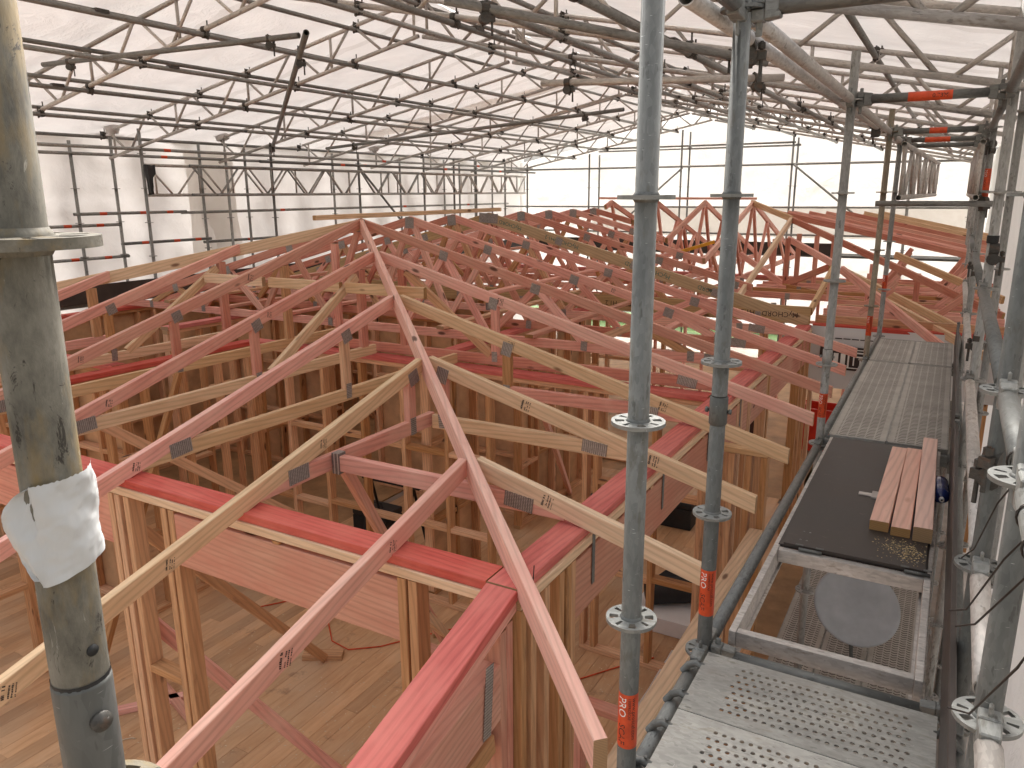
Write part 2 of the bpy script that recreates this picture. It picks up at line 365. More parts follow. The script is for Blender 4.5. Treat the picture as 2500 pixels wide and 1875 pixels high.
def box_mesh(sx, sy, sz, bev=0.0):
    key = ('b', round(sx, 4), round(sy, 4), round(sz, 4), bev)
    if key in CACHE: return CACHE[key]
    bm = bmesh.new(); bmesh.ops.create_cube(bm, size=1.0)
    for v in bm.verts: v.co = Vector((v.co.x*sx, v.co.y*sy, v.co.z*sz))
    if bev: bmesh.ops.bevel(bm, geom=bm.edges[:], offset=bev, segments=2, affect='EDGES', profile=0.7)
    me = mesh_from(bm, 'box'); CACHE[key] = me
    return me
def box(name, parent, lo, hi, mat, bev=0.0):
    lo, hi = Vector(lo), Vector(hi); c = (lo+hi)/2; d = hi-lo
    return put(name, box_mesh(d.x, d.y, d.z, bev), M[mat], parent, Matrix.Translation(c))
def tube_mesh(L, r, seg=14, hollow=True, t=0.0035):
    key = ('tu', round(L, 3), r, seg, hollow)
    if key in CACHE: return CACHE[key]
    vs, fs = [], []
    cs = [(math.cos(2*math.pi*i/seg), math.sin(2*math.pi*i/seg)) for i in range(seg)]
    for x in (0, L):
        for c, s in cs: vs.append((x, r*c, r*s))
    fs += [(i, (i+1) % seg, seg+(i+1) % seg, seg+i) for i in range(seg)]
    n_s = len(fs)
    if hollow:
        ri = r-t; d = min(0.12, L*0.4)
        for x in (0, d, L, L-d):
            for c, s in cs: vs.append((x, ri*c, ri*s))
        o = 2*seg
        for i in range(seg):
            j = (i+1) % seg
            fs.append((i, o+i, o+j, j)); fs.append((o+i, o+seg+i, o+seg+j, o+j))
            fs.append((seg+i, seg+j, o+2*seg+j, o+2*seg+i)); fs.append((o+2*seg+i, o+2*seg+j, o+3*seg+j, o+3*seg+i))
        fs.append(tuple(o+seg+i for i in range(seg))); fs.append(tuple(o+3*seg+i for i in reversed(range(seg))))
    else:
        fs.append(tuple(range(seg))[::-1]); fs.append(tuple(range(seg, 2*seg)))
    me = pyd(vs, fs, 'tube')
    for i, p in enumerate(me.polygons): p.use_smooth = len(p.vertices) == 4 and i < n_s
    CACHE[key] = me; return me
def tube(name, parent, p0, p1, r=0.02415, mat='galv', seg=14, hollow=True):
    p0, p1 = Vector(p0), Vector(p1)
    return put(name, tube_mesh((p1-p0).length, r, seg, hollow), M[mat], parent, frame(p0, p1))
def path_mesh(pts, r, seg=8):
    pts = [Vector(p) for p in pts]; vs, fs = [], []
    for i, p in enumerate(pts):
        d = (pts[min(i+1, len(pts)-1)]-pts[max(i-1, 0)]).normalized()
        u = Vector((0, 0, 1)) if abs(d.z) < 0.9 else Vector((1, 0, 0))
        a = d.cross(u).normalized(); b = d.cross(a)
        for k in range(seg):
            t = 2*math.pi*k/seg; vs.append(p+a*(r*math.cos(t))+b*(r*math.sin(t)))
    for i in range(len(pts)-1):
        for k in range(seg):
            j = (k+1) % seg; fs.append((i*seg+k, i*seg+j, (i+1)*seg+j, (i+1)*seg+k))
    fs.append(tuple(range(seg))); fs.append(tuple((len(pts)-1)*seg+k for k in reversed(range(seg))))
    return pyd(vs, fs, 'path', True)
def lathe_mesh(prof, seg=20):
    """profile of (x along axis, radius)"""
    vs, fs = [], []
    for x, r in prof:
        for k in range(seg):
            t = 2*math.pi*k/seg; vs.append((x, r*math.cos(t), r*math.sin(t)))
    for i in range(len(prof)-1):
        for k in range(seg):
            j = (k+1) % seg; fs.append((i*seg+k, i*seg+j, (i+1)*seg+j, (i+1)*seg+k))
    fs.append(tuple(range(seg))[::-1]); fs.append(tuple((len(prof)-1)*seg+k for k in range(seg)))
    return pyd(vs, fs, 'lathe', True)

# --- scaffold fittings (shared mesh data)
def rosette_mesh(near=True):
    key = ('ros', near)
    if key in CACHE: return CACHE[key]
    t = 0.0045
    if not near:
        me = lathe_mesh([(-t, 0.024), (-t, 0.060), (t, 0.060), (t, 0.024)], 20)
        me.transform(Matrix.Rotation(-math.pi/2, 4, 'Y'))
        for p in me.polygons: p.use_smooth = False
        CACHE[key] = me; return me
    N = 64; R = [0.0235, 0.0325, 0.0535, 0.0615]
    def hole(a, band):
        if band != 1: return False
        d = math.degrees(a) % 45; big = (int(math.degrees(a)//45) % 2) == 0
        return abs(d-22.5) < (13.5 if big else 8)
    vs, fs = [], []
    idx = {}
    def V(b, k, s):
        kk = (b, k % N, s)
        if kk not in idx:
            a = 2*math.pi*(k % N)/N; idx[kk] = len(vs); vs.append((R[b]*math.cos(a), R[b]*math.sin(a), s*t))
        return idx[kk]
    solid = lambda b, k: 0 <= b < 3 and not hole(2*math.pi*((k % N)+0.5)/N, b)
    for b in range(3):
        for k in range(N):
            if not solid(b, k): continue
            fs.append((V(b, k, 1), V(b+1, k, 1), V(b+1, k+1, 1), V(b, k+1, 1)))
            fs.append((V(b, k, -1), V(b, k+1, -1), V(b+1, k+1, -1), V(b+1, k, -1)))
            if not solid(b+1, k): fs.append((V(b+1, k, 1), V(b+1, k, -1), V(b+1, k+1, -1), V(b+1, k+1, 1)))
            if not solid(b-1, k): fs.append((V(b, k, 1), V(b, k+1, 1), V(b, k+1, -1), V(b, k, -1)))
            if not solid(b, k+1): fs.append((V(b, k+1, 1), V(b+1, k+1, 1), V(b+1, k+1, -1), V(b, k+1, -1)))
            if not solid(b, k-1): fs.append((V(b, k, 1), V(b, k, -1), V(b+1, k, -1), V(b+1, k, 1)))
    me = pyd(vs, fs, 'rosette'); CACHE[key] = me; return me
def head_mesh():
    """wedge head of a ledger, X axis away from the post, origin on the post axis"""
    if 'head' in CACHE: return CACHE['head']
    bm = bmesh.new()
    def b(lo, hi, taper=1.0):
        r = bmesh.ops.create_cube(bm, size=1.0)['verts']
        for v in r:
            f = taper if v.co.x > 0 else 1.0
            v.co = Vector((lo[0]+(v.co.x+.5)*(hi[0]-lo[0]), (lo[1]+hi[1])/2+v.co.y*(hi[1]-lo[1])*f, (lo[2]+hi[2])/2+v.co.z*(hi[2]-lo[2])*f))
    b((0.026, -0.02, 0.007), (0.062, 0.02, 0.038)); b((0.026, -0.02, -0.038), (0.062, 0.02, -0.007)); b((0.062, -0.021, -0.036), (0.105, 0.021, 0.036), 0.85)
    b((0.038, -0.004, -0.075), (0.056, 0.004, 0.060))
    bmesh.ops.bevel(bm, geom=bm.edges[:], offset=0.003, segments=1, affect='EDGES')
    CACHE['head'] = mesh_from(bm, 'wedge_head'); return CACHE['head']
def coupler_mesh():
    if 'coup' in CACHE: return CACHE['coup']
    bm = bmesh.new()
    for axis, dz in (('X', 0.0), ('Y', -0.052)):
        m = Matrix.Translation((0, 0, dz)) @ Matrix.Rotation(math.pi/2, 4, 'Y' if axis == 'X' else 'X')
        bmesh.ops.create_cone(bm, cap_ends=True, segments=12, radius1=0.031, radius2=0.031, depth=0.045, matrix=m)
    for x, y, z, ax in ((0.0, 0.04, 0.0, 'Y'), (0.04, 0, -0.052, 'X')):
        m = Matrix.Translation((x, y, z))
        bmesh.ops.create_cube(bm, size=1.0, matrix=m @ Matrix.Diagonal((0.03, 0.03, 0.03, 1)))
        bmesh.ops.create_cone(bm, cap_ends=True, segments=8, radius1=0.007, radius2=0.006, depth=0.13, matrix=Matrix.Translation((x, y, z-0.02)))
        bmesh.ops.create_cone(bm, cap_ends=True, segments=6, radius1=0.013, radius2=0.013, depth=0.02, matrix=Matrix.Translation((x, y, z+0.03)))
    CACHE['coup'] = mesh_from(bm, 'coupler'); return CACHE['coup']
def coupler(parent, loc, rz=0.0, flip=False):
    m = Matrix.Translation(loc) @ Matrix.Rotation(rz, 4, 'Z')
    if flip: m = m @ Matrix.Rotation(math.pi, 4, 'X')
    return put('coupler', coupler_mesh(), M['coupler'], parent, m)

# --- lettering
def text_mesh(body, size, align='LEFT'):
    cu = D.curves.new('lettering', 'FONT'); cu.body = body; cu.size = size; cu.align_x = align; cu.align_y = 'CENTER'; cu.resolution_u = 2; cu.fill_mode = 'FRONT'
    ob = D.objects.new('lettering', cu); COL.objects.link(ob)
    dg = bpy.context.evaluated_depsgraph_get()
    me = D.meshes.new_from_object(ob.evaluated_get(dg)); me.materials.clear()
    D.objects.remove(ob); D.curves.remove(cu)
    return me
def on_tube(me, r, ang0, ztop):
    """wrap flat lettering round an upright tube: text x runs down, text y runs round"""
    for v in me.vertices:
        a = ang0 + v.co.y/r; v.co = Vector((r*math.cos(a), r*math.sin(a), ztop-v.co.x))
    return me
def band_mesh(r, z0, z1, a0=0, a1=2*math.pi, seg=20):
    vs, fs = [], []
    n = seg+1
    for z in (z0, z1):
        for k in range(n):
            a = a0+(a1-a0)*k/seg; vs.append((r*math.cos(a), r*math.sin(a), z))
    fs = [(k, k+1, n+k+1, n+k) for k in range(seg)]
    return pyd(vs, fs, 'band', True)
def stamp_mesh(seed):
    key = ('stamp', seed)
    if key in CACHE: return CACHE[key]
    rr = random.Random(seed); vs, fs = [], []
    y = 0.0
    for row in range(4):
        h = (0.016, 0.009, 0.009, 0.007)[row]; x = -0.034
        while x < 0.034:
            wd = rr.uniform(0.003, 0.008)
            if rr.random() < 0.85:
                b = len(vs); sh = rr.uniform(-.001, .001)
                vs += [(x, y+sh, 0), (x+wd, y+sh, 0), (x+wd, y+h*rr.uniform(.6, 1), 0), (x, y+h*rr.uniform(.6, 1), 0)]; fs.append((b, b+1, b+2, b+3))
            x += wd+rr.uniform(0.0012, 0.003)
        y -= h+0.006
    CACHE[key] = pyd(vs, fs, 'ink_stamp'); return CACHE[key]
def decal(name, parent, me, mat, c, nrm, along, sc=1.0):
    """flat piece lying on a face: centre c, outward normal, local x along 'along'"""
    n = Vector(nrm).normalized(); x = Vector(along); x = (x-n*x.dot(n)).normalized(); y = n.cross(x); c = Vector(c)+n*0.0012
    return put(name, me, M[mat], parent, Matrix(((x.x, y.x, n.x, c.x), (x.y, y.y, n.y, c.y), (x.z, y.z, n.z, c.z), (0, 0, 0, 1))) @ Matrix.Diagonal((sc, sc, 1, 1)))
def nail_plate(parent, c, nrm, along, sx=0.13, sy=0.075):
    a = Vector(along).normalized(); n_ = Vector(nrm).normalized(); along = a+n_.cross(a)*random.uniform(-0.07, 0.07); c = Vector(c)+a*random.uniform(-0.012, 0.012)
    return decal('nail_plate', parent, box_mesh(sx, sy, 0.0018), 'nailplate', Vector(c)+Vector(nrm).normalized()*0.0003, nrm, along)
# ------------------------------------------------------------------ setting: ground, floor
GZ, FZ = -4.55, -3.95
def sheet_grid(name, fn, nu, nv, mat, label=None, kind='structure', parent=None):
    vs = [fn(i/nu, j/nv) for j in range(nv+1) for i in range(nu+1)]
    fs = [(j*(nu+1)+i, j*(nu+1)+i+1, (j+1)*(nu+1)+i+1, (j+1)*(nu+1)+i) for j in range(nv) for i in range(nu)]
    o = put(name, pyd(vs, fs, name, True), M[mat], parent)
    if kind: o['kind'] = kind
    return o
sheet_grid('ground', lambda u, v: (-600+1200*u, -600+1200*v, GZ), 2, 2, 'grass')
o = box('lawn_bounce_cover', None, (-60, -60, GZ), (60, 23.5, GZ+0.03), 'gravelly'); o['kind'] = 'structure'  # earth slab added over the lawn to keep its green bounce light out
fl = box('floor', None, (-9.9, -2.0, FZ-0.30), (-0.5, 19.0, FZ-0.022), 'gravelly'); fl['kind'] = 'structure'
# strip floorboards in the rooms one can look into, the rest of the floor is a plain deck
bw = 0.135; bx = -9.85; rr = random.Random(3)
while bx < -1.45:
    y = -1.9 - rr.random()*1.5
    while y < 9.6:
        L = rr.choice((2.4, 3.0, 3.6, 4.2)); y1 = min(y+L, 10.0)
        if bx+bw < -6.2 and y1 > 6.5: y1 = 6.5
        if y1 > -1.9 and not (bx < -6.2 and y > 6.4):
            me = timber_mesh(y1-y-0.002, bw-0.002, 0.02, bev=0.0012)
            put('floorboard', me, M['board'], fl, frame((bx+bw/2, y, FZ+rr.uniform(-0.0008, 0.0008)), (bx+bw/2, y1, FZ)))
        y = y1
        if y1 >= 6.5 and bx < -6.2: break
    bx += bw
box('deck_sheet', fl, (-9.9, 10.0, FZ-0.021), (-1.4, 19.0, FZ-0.003), 'timberplywood')
box('deck_sheet', fl, (-1.44, -2.0, FZ-0.021), (-0.62, 12.0, FZ-0.003), 'timberplywood')
box('deck_sheet', fl, (-9.9, 6.5, FZ-0.0205), (-6.2, 10.0, FZ-0.0025), 'timberplywood')

# ------------------------------------------------------------------ sheeting (white shrink wrap over the scaffold)
RX = -5.5
def roof_bot(x): return 1.72-0.2*abs(x-RX)
def roof_top(x): return roof_bot(x)+0.38
from mathutils import noise as mn
def wob(x, y, s=1.0, f=0.5): return s*mn.noise(Vector((x*f, y*f, 3.1)))
BEAMY = [3.6, 5.45, 7.6, 9.65, 11.7, 13.75, 15.8, 17.85, 19.75]
def sag(y):
    k = [1.55]+BEAMY
    for a, b in zip(k, k[1:]):
        if a <= y <= b: return -0.05*math.sin(math.pi*(y-a)/(b-a))
    return 0
o = sheet_grid('sheeting_roof_left', lambda u, v: (-11.75+(RX+11.75)*u, 3.3+17.5*v, roof_top(-11.75+(RX+11.75)*u)+0.055+sag(3.3+17.5*v)+wob(u*12, v*46, 0.035, 0.9)+0.012*mn.noise(Vector((u*40, v*9, 7)))), 60, 200, 'roofsheet', kind=None)
tag(o, 'white plastic sheeting over the left slope of the scaffold roof', 'sheeting')
o = sheet_grid('sheeting_roof_right', lambda u, v: (RX+(0.75-RX)*u, 3.3+17.5*v, roof_top(RX+(0.75-RX)*u)+0.055+sag(3.3+17.5*v)+wob(u*12+40, v*46, 0.035, 0.9)+0.012*mn.noise(Vector((u*40, v*9, 7)))), 60, 200, 'roofsheet', kind=None)
tag(o, 'white plastic sheeting over the right slope of the scaffold roof', 'sheeting')
o = sheet_grid('sheeting_wall_left', lambda u, v: (-11.72+wob(u*40, v*10, 0.09, 0.6)+0.045*math.sin(u*95+2*wob(u*30, v*6, 1, 0.8))+wob(u*90, v*30, 0.025, 1.0), 3.0+18.4*u, GZ+0.05+(0.98-GZ)*v), 200, 60, 'leftsheet', kind=None)
tag(o, 'white plastic sheeting on the long left wall of the scaffold', 'sheeting')
def farfn(u, v):
    x = -11.72+12.5*u; zt = roof_top(x)+0.02; z0 = (-2.95 if x < -6.3 else -3.6)+0.06*wob(u*25, 1, 1.0, 0.8)
    return (x, 21.2+wob(u*26, v*9+9, 0.10, 0.6)+wob(u*60, v*26+9, 0.035, 1.0), z0+(zt-z0)*v)
o = sheet_grid('sheeting_wall_far', farfn, 150, 60, 'sheet', kind=None); tag(o, 'white plastic sheeting on the far gable wall of the scaffold', 'sheeting')
o = sheet_grid('sheeting_wall_right', lambda u, v: (0.60+wob(u*40, v*10+30, 0.05, 0.6), 1.0+20.1*u, GZ+0.3+(0.85-GZ-0.3)*v), 120, 24, 'rightsheet', kind=None)
tag(o, 'white plastic sheeting behind the posts on the right edge', 'sheeting')
# patches and a loose drape on the sheeting
def drape(name, label, x, y0, y1, z0, z1, mat='patch', amp=0.05):
    o = sheet_grid(name, lambda u, v: (x+amp*math.sin(u*9+2*v)+wob(u*9, v*7, 0.06), y0+(y1-y0)*u, z0+(z1-z0)*v), 24, 24, mat, kind=None); tag(o, label, 'sheeting')
drape('sheeting_flap', 'cream strip of old sheeting hanging on the left wall', -11.6, 9.1, 10.2, -1.6, 0.75)
o = sheet_grid('sheeting_strip', lambda u, v: (-10.6+5.9*u, 12.3+0.7*v+1.1*u, roof_top(-10.6+5.9*u)+0.03+0.012*math.sin(u*30)), 40, 6, 'patch', kind=None); tag(o, 'cream seam strip running up the left roof slope', 'sheeting')
o = sheet_grid('sheeting_patch', lambda u, v: (-9.2+9.6*u, 21.0+0.05*wob(u*20, v*5), -1.15+0.75*v), 60, 8, 'patch', kind=None); tag(o, 'long pale overlap strip along the lower far wall', 'sheeting')

# ------------------------------------------------------------------ scaffold standards
def standard(name, x, y, z0, z1, ros, label, cat='post', group=None, mat='galv', near=False, joint=None, sticker=None, r=0.02415):
    t = thing(name, label, cat, (x, y, z0), group)
    if mat == 'galv' and not near: mat = 'galvlifted'
    tube('upright_tube', t, (x, y, z0), (x, y, z1), r, mat, 20 if near else 12)
    for z in ros:
        if z0 < z < z1:
            c = put('rosette', rosette_mesh(near), M['galvlight' if near and mat == 'galv' else mat], t, Matrix.Translation((x, y, z)) @ Matrix.Rotation(rnd()*0.3, 4, 'Z'))
            if near:
                put('weld_collar', CACHE.setdefault(('wc', r), lathe_mesh([(-0.011, r+0.0004), (-0.005, r+0.004), (0.005, r+0.004), (0.011, r+0.0004)], 20)), M[mat], t, Matrix.Translation((x, y, z)) @ Matrix.Rotation(-math.pi/2, 4, 'Y'))
    if joint:
        put('spigot_collar', CACHE.setdefault(('sc', r), lathe_mesh([(-0.09, r+0.0005), (-0.085, r+0.004), (0.0, r+0.004), (0.002, r+0.0005)], 20)), M[mat], t, Matrix.Translation((x, y, joint)) @ Matrix.Rotation(-math.pi/2, 4, 'Y'))
        put('joint_gap', band_mesh(r+0.0008, -0.0015, 0.0015), M['black'], t, Matrix.Translation((x, y, joint+0.004)))
        bp = thingless = None
        put('locking_pin', lathe_mesh([(-0.042, 0.004), (-0.04, 0.009), (-0.032, 0.009), (-0.032, 0.005), (0.032, 0.005), (0.032, 0.008), (0.04, 0.008)], 10), M[mat], t, Matrix.Translation((x, y, joint-0.045)))
    if sticker:
        zt, zb = sticker; ca = math.atan2(-y, -x)
        lb = put('maker_label', band_mesh(r+0.0006, zb, zt), M['orange'], t, Matrix.Translation((x, y, 0)))
        for body, size, off, mt in (('PRO', 0.030, -0.66, 'whiteprint'), ('SCAF', 0.026, -0.66, 'ink'), ('www.proscaf.com', 0.0165, 0.62, 'ink'), ('1300PROSCAF', 0.010, 0.12, 'ink')):
            me = text_mesh(body, size)
            zz = zt-0.008 if body != 'SCAF' else zt-0.085
            on_tube(me, r+0.0011, ca+off, zz)
            put('lettering', me, M[mt], lb, Matrix.Translation((x, y, 0)))
    return t
ROS = [round(-0.01-0.5*k, 3) for k in range(-3, 9)]
# the near row beside the house (its posts have clear individual looks)
p = standard('scaffold_post', -0.644, 0.344, -1.6, 0.9, [-0.035, -0.572, -1.07], 'thick cement-splashed post with a paper scrap at the left edge', mat='oldpost', near=True, r=0.0242)
put('sleeve_gap', band_mesh(0.0249, -0.002, 0.002), M['black'], p, Matrix.Translation((-0.644, 0.344, -0.424)) @ Matrix.Rotation(0.05, 4, 'X'))
put('lower_sleeve', lathe_mesh([(-0.55, 0.0245), (-0.004, 0.0253), (0.0, 0.0247)], 24), M['galv'], p, Matrix.Translation((-0.644, 0.344, -0.426)) @ Matrix.Rotation(-math.pi/2, 4, 'Y'))
ca = math.atan2(-0.344, 0.644)
def lean_left_post():
    pv = Vector((-0.644, 0.344, 0.25)); ax = Vector((0, 0, 1)).cross(_r).normalized()
    p.matrix_basis = Matrix.Translation(pv) @ Matrix.Rotation(0.0079, 4, ax) @ Matrix.Translation(-pv) @ p.matrix_basis
put('pin_hole', lathe_mesh([(0.0, 0.0055), (0.0012, 0.0055)], 14), M['black'], p, Matrix.Translation((-0.644, 0.344, -0.392)) @ Matrix.Rotation(ca+0.5, 4, 'Z') @ Matrix.Translation((0.0237, 0, 0)))
b = put('bolt_end', lathe_mesh([(0.0, 0.0095), (0.006, 0.0095), (0.0062, 0.0065), (0.0065, 0.0065)], 16), M['coupler'], p, Matrix.Translation((-0.644, 0.344, -0.462)) @ Matrix.Rotation(ca+0.40, 4, 'Z') @ Matrix.Translation((0.0235, 0, 0)))
lean_left_post()
standard('scaffold_post', -0.58, 1.605, GZ, 0.95, ROS, 'clean grey post left of centre with an orange web address label', near=True, sticker=(-1.21, -1.365))
standard('scaffold_post', -0.58, 2.33, GZ, 0.62, ROS, 'grey post right of centre with a jointed collar and orange label', near=True, joint=-0.62, sticker=(-1.205, -1.37))
standard('scaffold_post', -0.58, 4.86, GZ, 0.745, ROS, 'grey post with drilled open top where the walkway mesh begins', mat='galvlifted', near=True, joint=-0.92, sticker=(-1.19, -1.34))
standard('scaffold_post', -0.58, 7.62, GZ, 0.68, ROS, 'brownish stained post standing at the far walkway joint', mat='tubewarm', near=True, sticker=(-1.10, -1.28))
standard('scaffold_post', -0.58, 9.0, GZ, 0.60, ROS, 'grey post just behind the brownish stained one', mat='galvlifted', near=True, sticker=(-0.86, -1.03))
# outer row on the right
standard('scaffold_post', 0.165, 1.6, GZ, 1.2, ROS, 'nearest post on the right edge above the bent tie wires', near=True)
standard('scaffold_post', 0.165, 2.33, GZ, 1.2, ROS, 'second post on the right, beside the blue bottle', near=True)
standard('scaffold_post', 0.18, 4.82, GZ, 1.2, ROS, 'right post carrying the near end of the 0.73m crossbar', mat='galvlifted', near=True)
standard('scaffold_post', 0.18, 7.5, GZ, 0.62, ROS, 'right post with orange label beside the open lattice tubes', mat='galvlifted', near=True, sticker=(0.17, -0.08))
for k, y in enumerate((10.1, 12.7, 15.3, 17.85)):
    standard('scaffold_post', 0.2, y, GZ, 0.62, ROS, NTH[k]+' post of the distant right row behind the fanned rafters', group='distant right scaffold posts')
for k, (x, y) in enumerate(((-0.55, 11.6), (0.85, 11.6))):
    pass
standard('scaffold_post', 0.265, 3.35, GZ, 1.1, ROS, 'slim back post behind the second post on the right', mat='galvlifted', near=True)
standard('scaffold_post', 0.29, 6.1, GZ, 0.9, ROS, 'back post between the crossbar post and the labelled right post', mat='galvlifted', near=True)
t = thing('clamp_cluster', 'dark clamps and black strap gathered on the right posts', 'clamps', (0.17, 4.8, -0.3))
for x, y, z in ((0.19, 4.8, -0.30), (0.18, 7.5, -0.62), (0.18, 4.85, -0.78), (0.165, 2.33, -0.70), (0.18, 7.5, 0.36), (0.18, 7.45, -0.08)): coupler(t, (x, y, z), rnd()*3)
put('strap', band_mesh(0.029, -0.02, 0.02), M['black'], t, Matrix.Translation((0.18, 4.82, -0.25)))
# left wall rows
RL = [0.6, 0.1, -0.4, -0.9, -1.4, -1.9, -2.4]
LI = [7.6, 10.13, 12.45, 14.68, 15.9, 16.9, 18.35, 19.6]
LO = [6.97, 7.62, 9.22, 9.77, 10.2, 12.5, 14.75, 16.55, 17.25, 18.0, 18.9]
for k, y in enumerate(LI):
    standard('scaffold_post', -10.6, y, GZ, 0.78 if k else 0.95, RL, NTH[k]+' post from the left in the front row along the left wall', group='front posts of the left scaffold', mat='galvdark' if k % 3 else 'galv')
for k, y in enumerate(LO):
    standard('scaffold_post', -11.33, y, GZ, 0.86-0.1*rnd(), RL, NTH[k]+' post from the left in the back row along the left wall', group='back posts of the left scaffold', mat='galv')
# far wall rows
RF = [1.13, 0.63, 0.13, -0.37, -0.87, -1.37, -1.87, -2.37]
FX = [-8.8, -6.25, -3.55, -1.0]
for k, x in enumerate(FX):
    zt = roof_bot(x)-0.05
    standard('scaffold_post', x, 19.8, GZ, zt, RF, NTH[k]+' post from the left in the front row of the far wall', group='front posts of the far scaffold')
    standard('scaffold_post', x-0.02, 20.53, GZ, zt, RF, NTH[k]+' post from the left in the back row of the far wall', group='back posts of the far scaffold', mat='galvdark')

# ------------------------------------------------------------------ ledgers and transoms
def ledger(name, p0, p1, label, cat='tube', group=None, mat='galv', heads=True, seg=14, sticker=None):
    p0, p1 = Vector(p0), Vector(p1); d = (p1-p0).normalized()
    t = thing(name, label, cat, p0, group); g = 0.10 if heads else 0
    if mat == 'galv' and not heads: mat = 'galvlifted'
    tb = tube('ledger_tube', t, p0+d*g, p1-d*g, 0.02415, mat, seg)
    if heads:
        put('wedge_head', head_mesh(), M['galvlight'], t, frame(p0, p1)); put('wedge_head', head_mesh(), M['galvlight'], t, frame(p1, p0))
    if sticker:
        a, L, text = sticker
        m = frame(p0+d*a, p1) @ Matrix.Rotation(math.pi/2, 4, 'Y')
        lb = put('length_label', band_mesh(0.0247, 0, L), M['orange'], t, m)
        if text:
            me = text_mesh(text, 0.030); 
            up = Vector((0, 0, 1)); q = p0+d*(a+L*0.55)
            n = (Vector((0, 0, 0))-q); n = (n-d*n.dot(d)).normalized()
            me2 = me
            for v in me2.vertices: v.co.z = -(0.0247-math.sqrt(max(0, 0.0247**2-v.co.y**2)))
            decal('lettering', lb, me2, 'ink', q+n*0.0245, n, d)
    return t
YS = [0.29, 1.605, 2.33, 4.86, 7.62, 9.0]
for k, (a, b) in enumerate(zip(YS, YS[1:])):
    where = ('between the paper-wrapped post and the labelled post', 'between the two big foreground posts', 'along the second bay of the walkway', 'along the third bay of the walkway', 'along the last bay of the walkway')[k]
    ledger('scaffold_ledger', (-0.58, a, -1.51), (-0.58, b, -1.51), 'deck-level tube on the house side '+where, group='deck-level inner ledgers', mat='galvlight')
    if k: ledger('scaffold_ledger', (-0.58, a, 0.49), (-0.58, b, 0.49), 'overhead tube on the house side '+where, group='overhead inner ledgers', mat='alu' if k > 1 else 'galv')
YO = [-0.6, 1.6, 2.33, 4.82, 7.5, 10.1]
for k, (a, b) in enumerate(zip(YO, YO[1:])):
    where = ('nearest the camera', 'between the two nearest right posts', 'beside the blue bottle bay', 'beside the mesh planks', 'beyond the walkway end')[k]
    for z, w_ in ((-0.51, 'upper guardrail tube on the right '), (-1.01, 'lower guardrail tube on the right '), (0.49, 'overhead tube on the right '), (-1.51, 'deck-level tube on the right ')):
        if k == 0 and z > 0: continue
        ledger('guard_rail' if z in (-0.51, -1.01) else 'scaffold_ledger', (0.165, a, z), (0.165, b, z), w_+where, group='right side rails', mat='alu' if (z == -1.01) else 'galv', seg=20)
for k, y in enumerate((2.33, 4.86, 7.62, 8.95, 10.1)):
    st = [(0.30, 0.30, None), (0.28, 0.21, '0.73M'), (0.3, 0.13, None), (0.22, 0.22, None), None][k]
    ledger('scaffold_transom', (-0.58, y, 0.49), (0.175, y, 0.49), NTH[k]+' overhead crossbar over the walkway'+(', marked 0.73M on orange' if k == 1 else ''), 'tube', 'overhead crossbars', 'galv', True, 16, st if k else None)
for k, y in enumerate((1.6, 2.33, 4.86, 7.62)):
    ledger('scaffold_transom', (-0.58, y, -1.51), (0.175, y, -1.51), NTH[k]+' crossbar carrying the walkway planks', 'tube', 'deck crossbars')
ledger('scaffold_transom', (-0.62, 7.42, -0.105), (0.32, 7.42, -0.105), 'dark crossbar under the open lattice tube ends', 'tube', None, 'galvdark', False)
# left wall ledgers
for k, (z, x, y0, y1, m) in enumerate(((0.60, -11.33, 5.6, 19.9, 'galv'), (0.66, -10.6, 5.0, 19.9, 'galv'), (0.55, -10.52, 9.8, 19.9, 'galvdark'), (-0.27, -11.33, 6.9, 8.85, 'galv'), (-0.29, -11.4, 8.8, 19.9, 'galv'), (-0.44, -11.33, 5.6, 7.62, 'galv'), (-0.74, -11.33, 7.6, 9.3, 'galvdark'), (-0.80, -11.4, 9.2, 14.0, 'galv'), (-0.93, -11.33, 5.6, 7.7, 'galv'))):
    t = ledger('scaffold_ledger', (x, y0, z), (x, y1, z), 'horizontal tube on the left wall, '+('long topmost back tube', 'long topmost front tube', 'long dark tube just under the topmost', 'short one left of the black jacket', 'long one at mid height', 'stub at the far left, upper', 'dark low one with red band', 'lowest long one', 'stub at the far left, lower')[k], 'tube', 'left wall tubes', m, False, 12)
    for q in (0.2, 0.55, 0.8):
        yy = y0+(y1-y0)*q; put('length_label', band_mesh(0.0248, 0, 0.12), M['orange'], t, frame((x, yy, z), (x, yy+1, z)) @ Matrix.Rotation(math.pi/2, 4, 'Y'))
# far wall ledgers and braces
for k, (z, y, x0, x1) in enumerate(((0.63, 19.8, -11.4, 0.2), (0.66, 20.53, -11.4, 0.2), (1.13, 19.8, -8.85, -3.5), (1.10, 20.53, -8.85, -3.5), (-0.37, 19.8, -11.4, 0.2), (-0.90, 19.8, -2.0, 0.3), (-1.02, 19.8, -11.3, 0.2))):
    ledger('scaffold_ledger', (x0, y, z), (x1, y, z), 'horizontal tube on the far wall, '+('long middle one in front', 'long middle one behind', 'high short one in front', 'high short one behind', 'long one just above the house roof', 'short low one at the right', 'low one seen through the house trusses')[k], 'tube', 'far wall tubes', 'galv', False, 12)
for k, (a, b) in enumerate((((-6.2, 19.75, 0.60), (-7.6, 19.75, -0.6)), ((-3.5, 19.75, 0.62), (-1.6, 19.75, -0.9)))):
    ledger('scaffold_brace', a, b, ('left', 'right')[k]+'-hand diagonal brace on the far wall', 'tube', 'far wall braces', 'galv', False, 12)
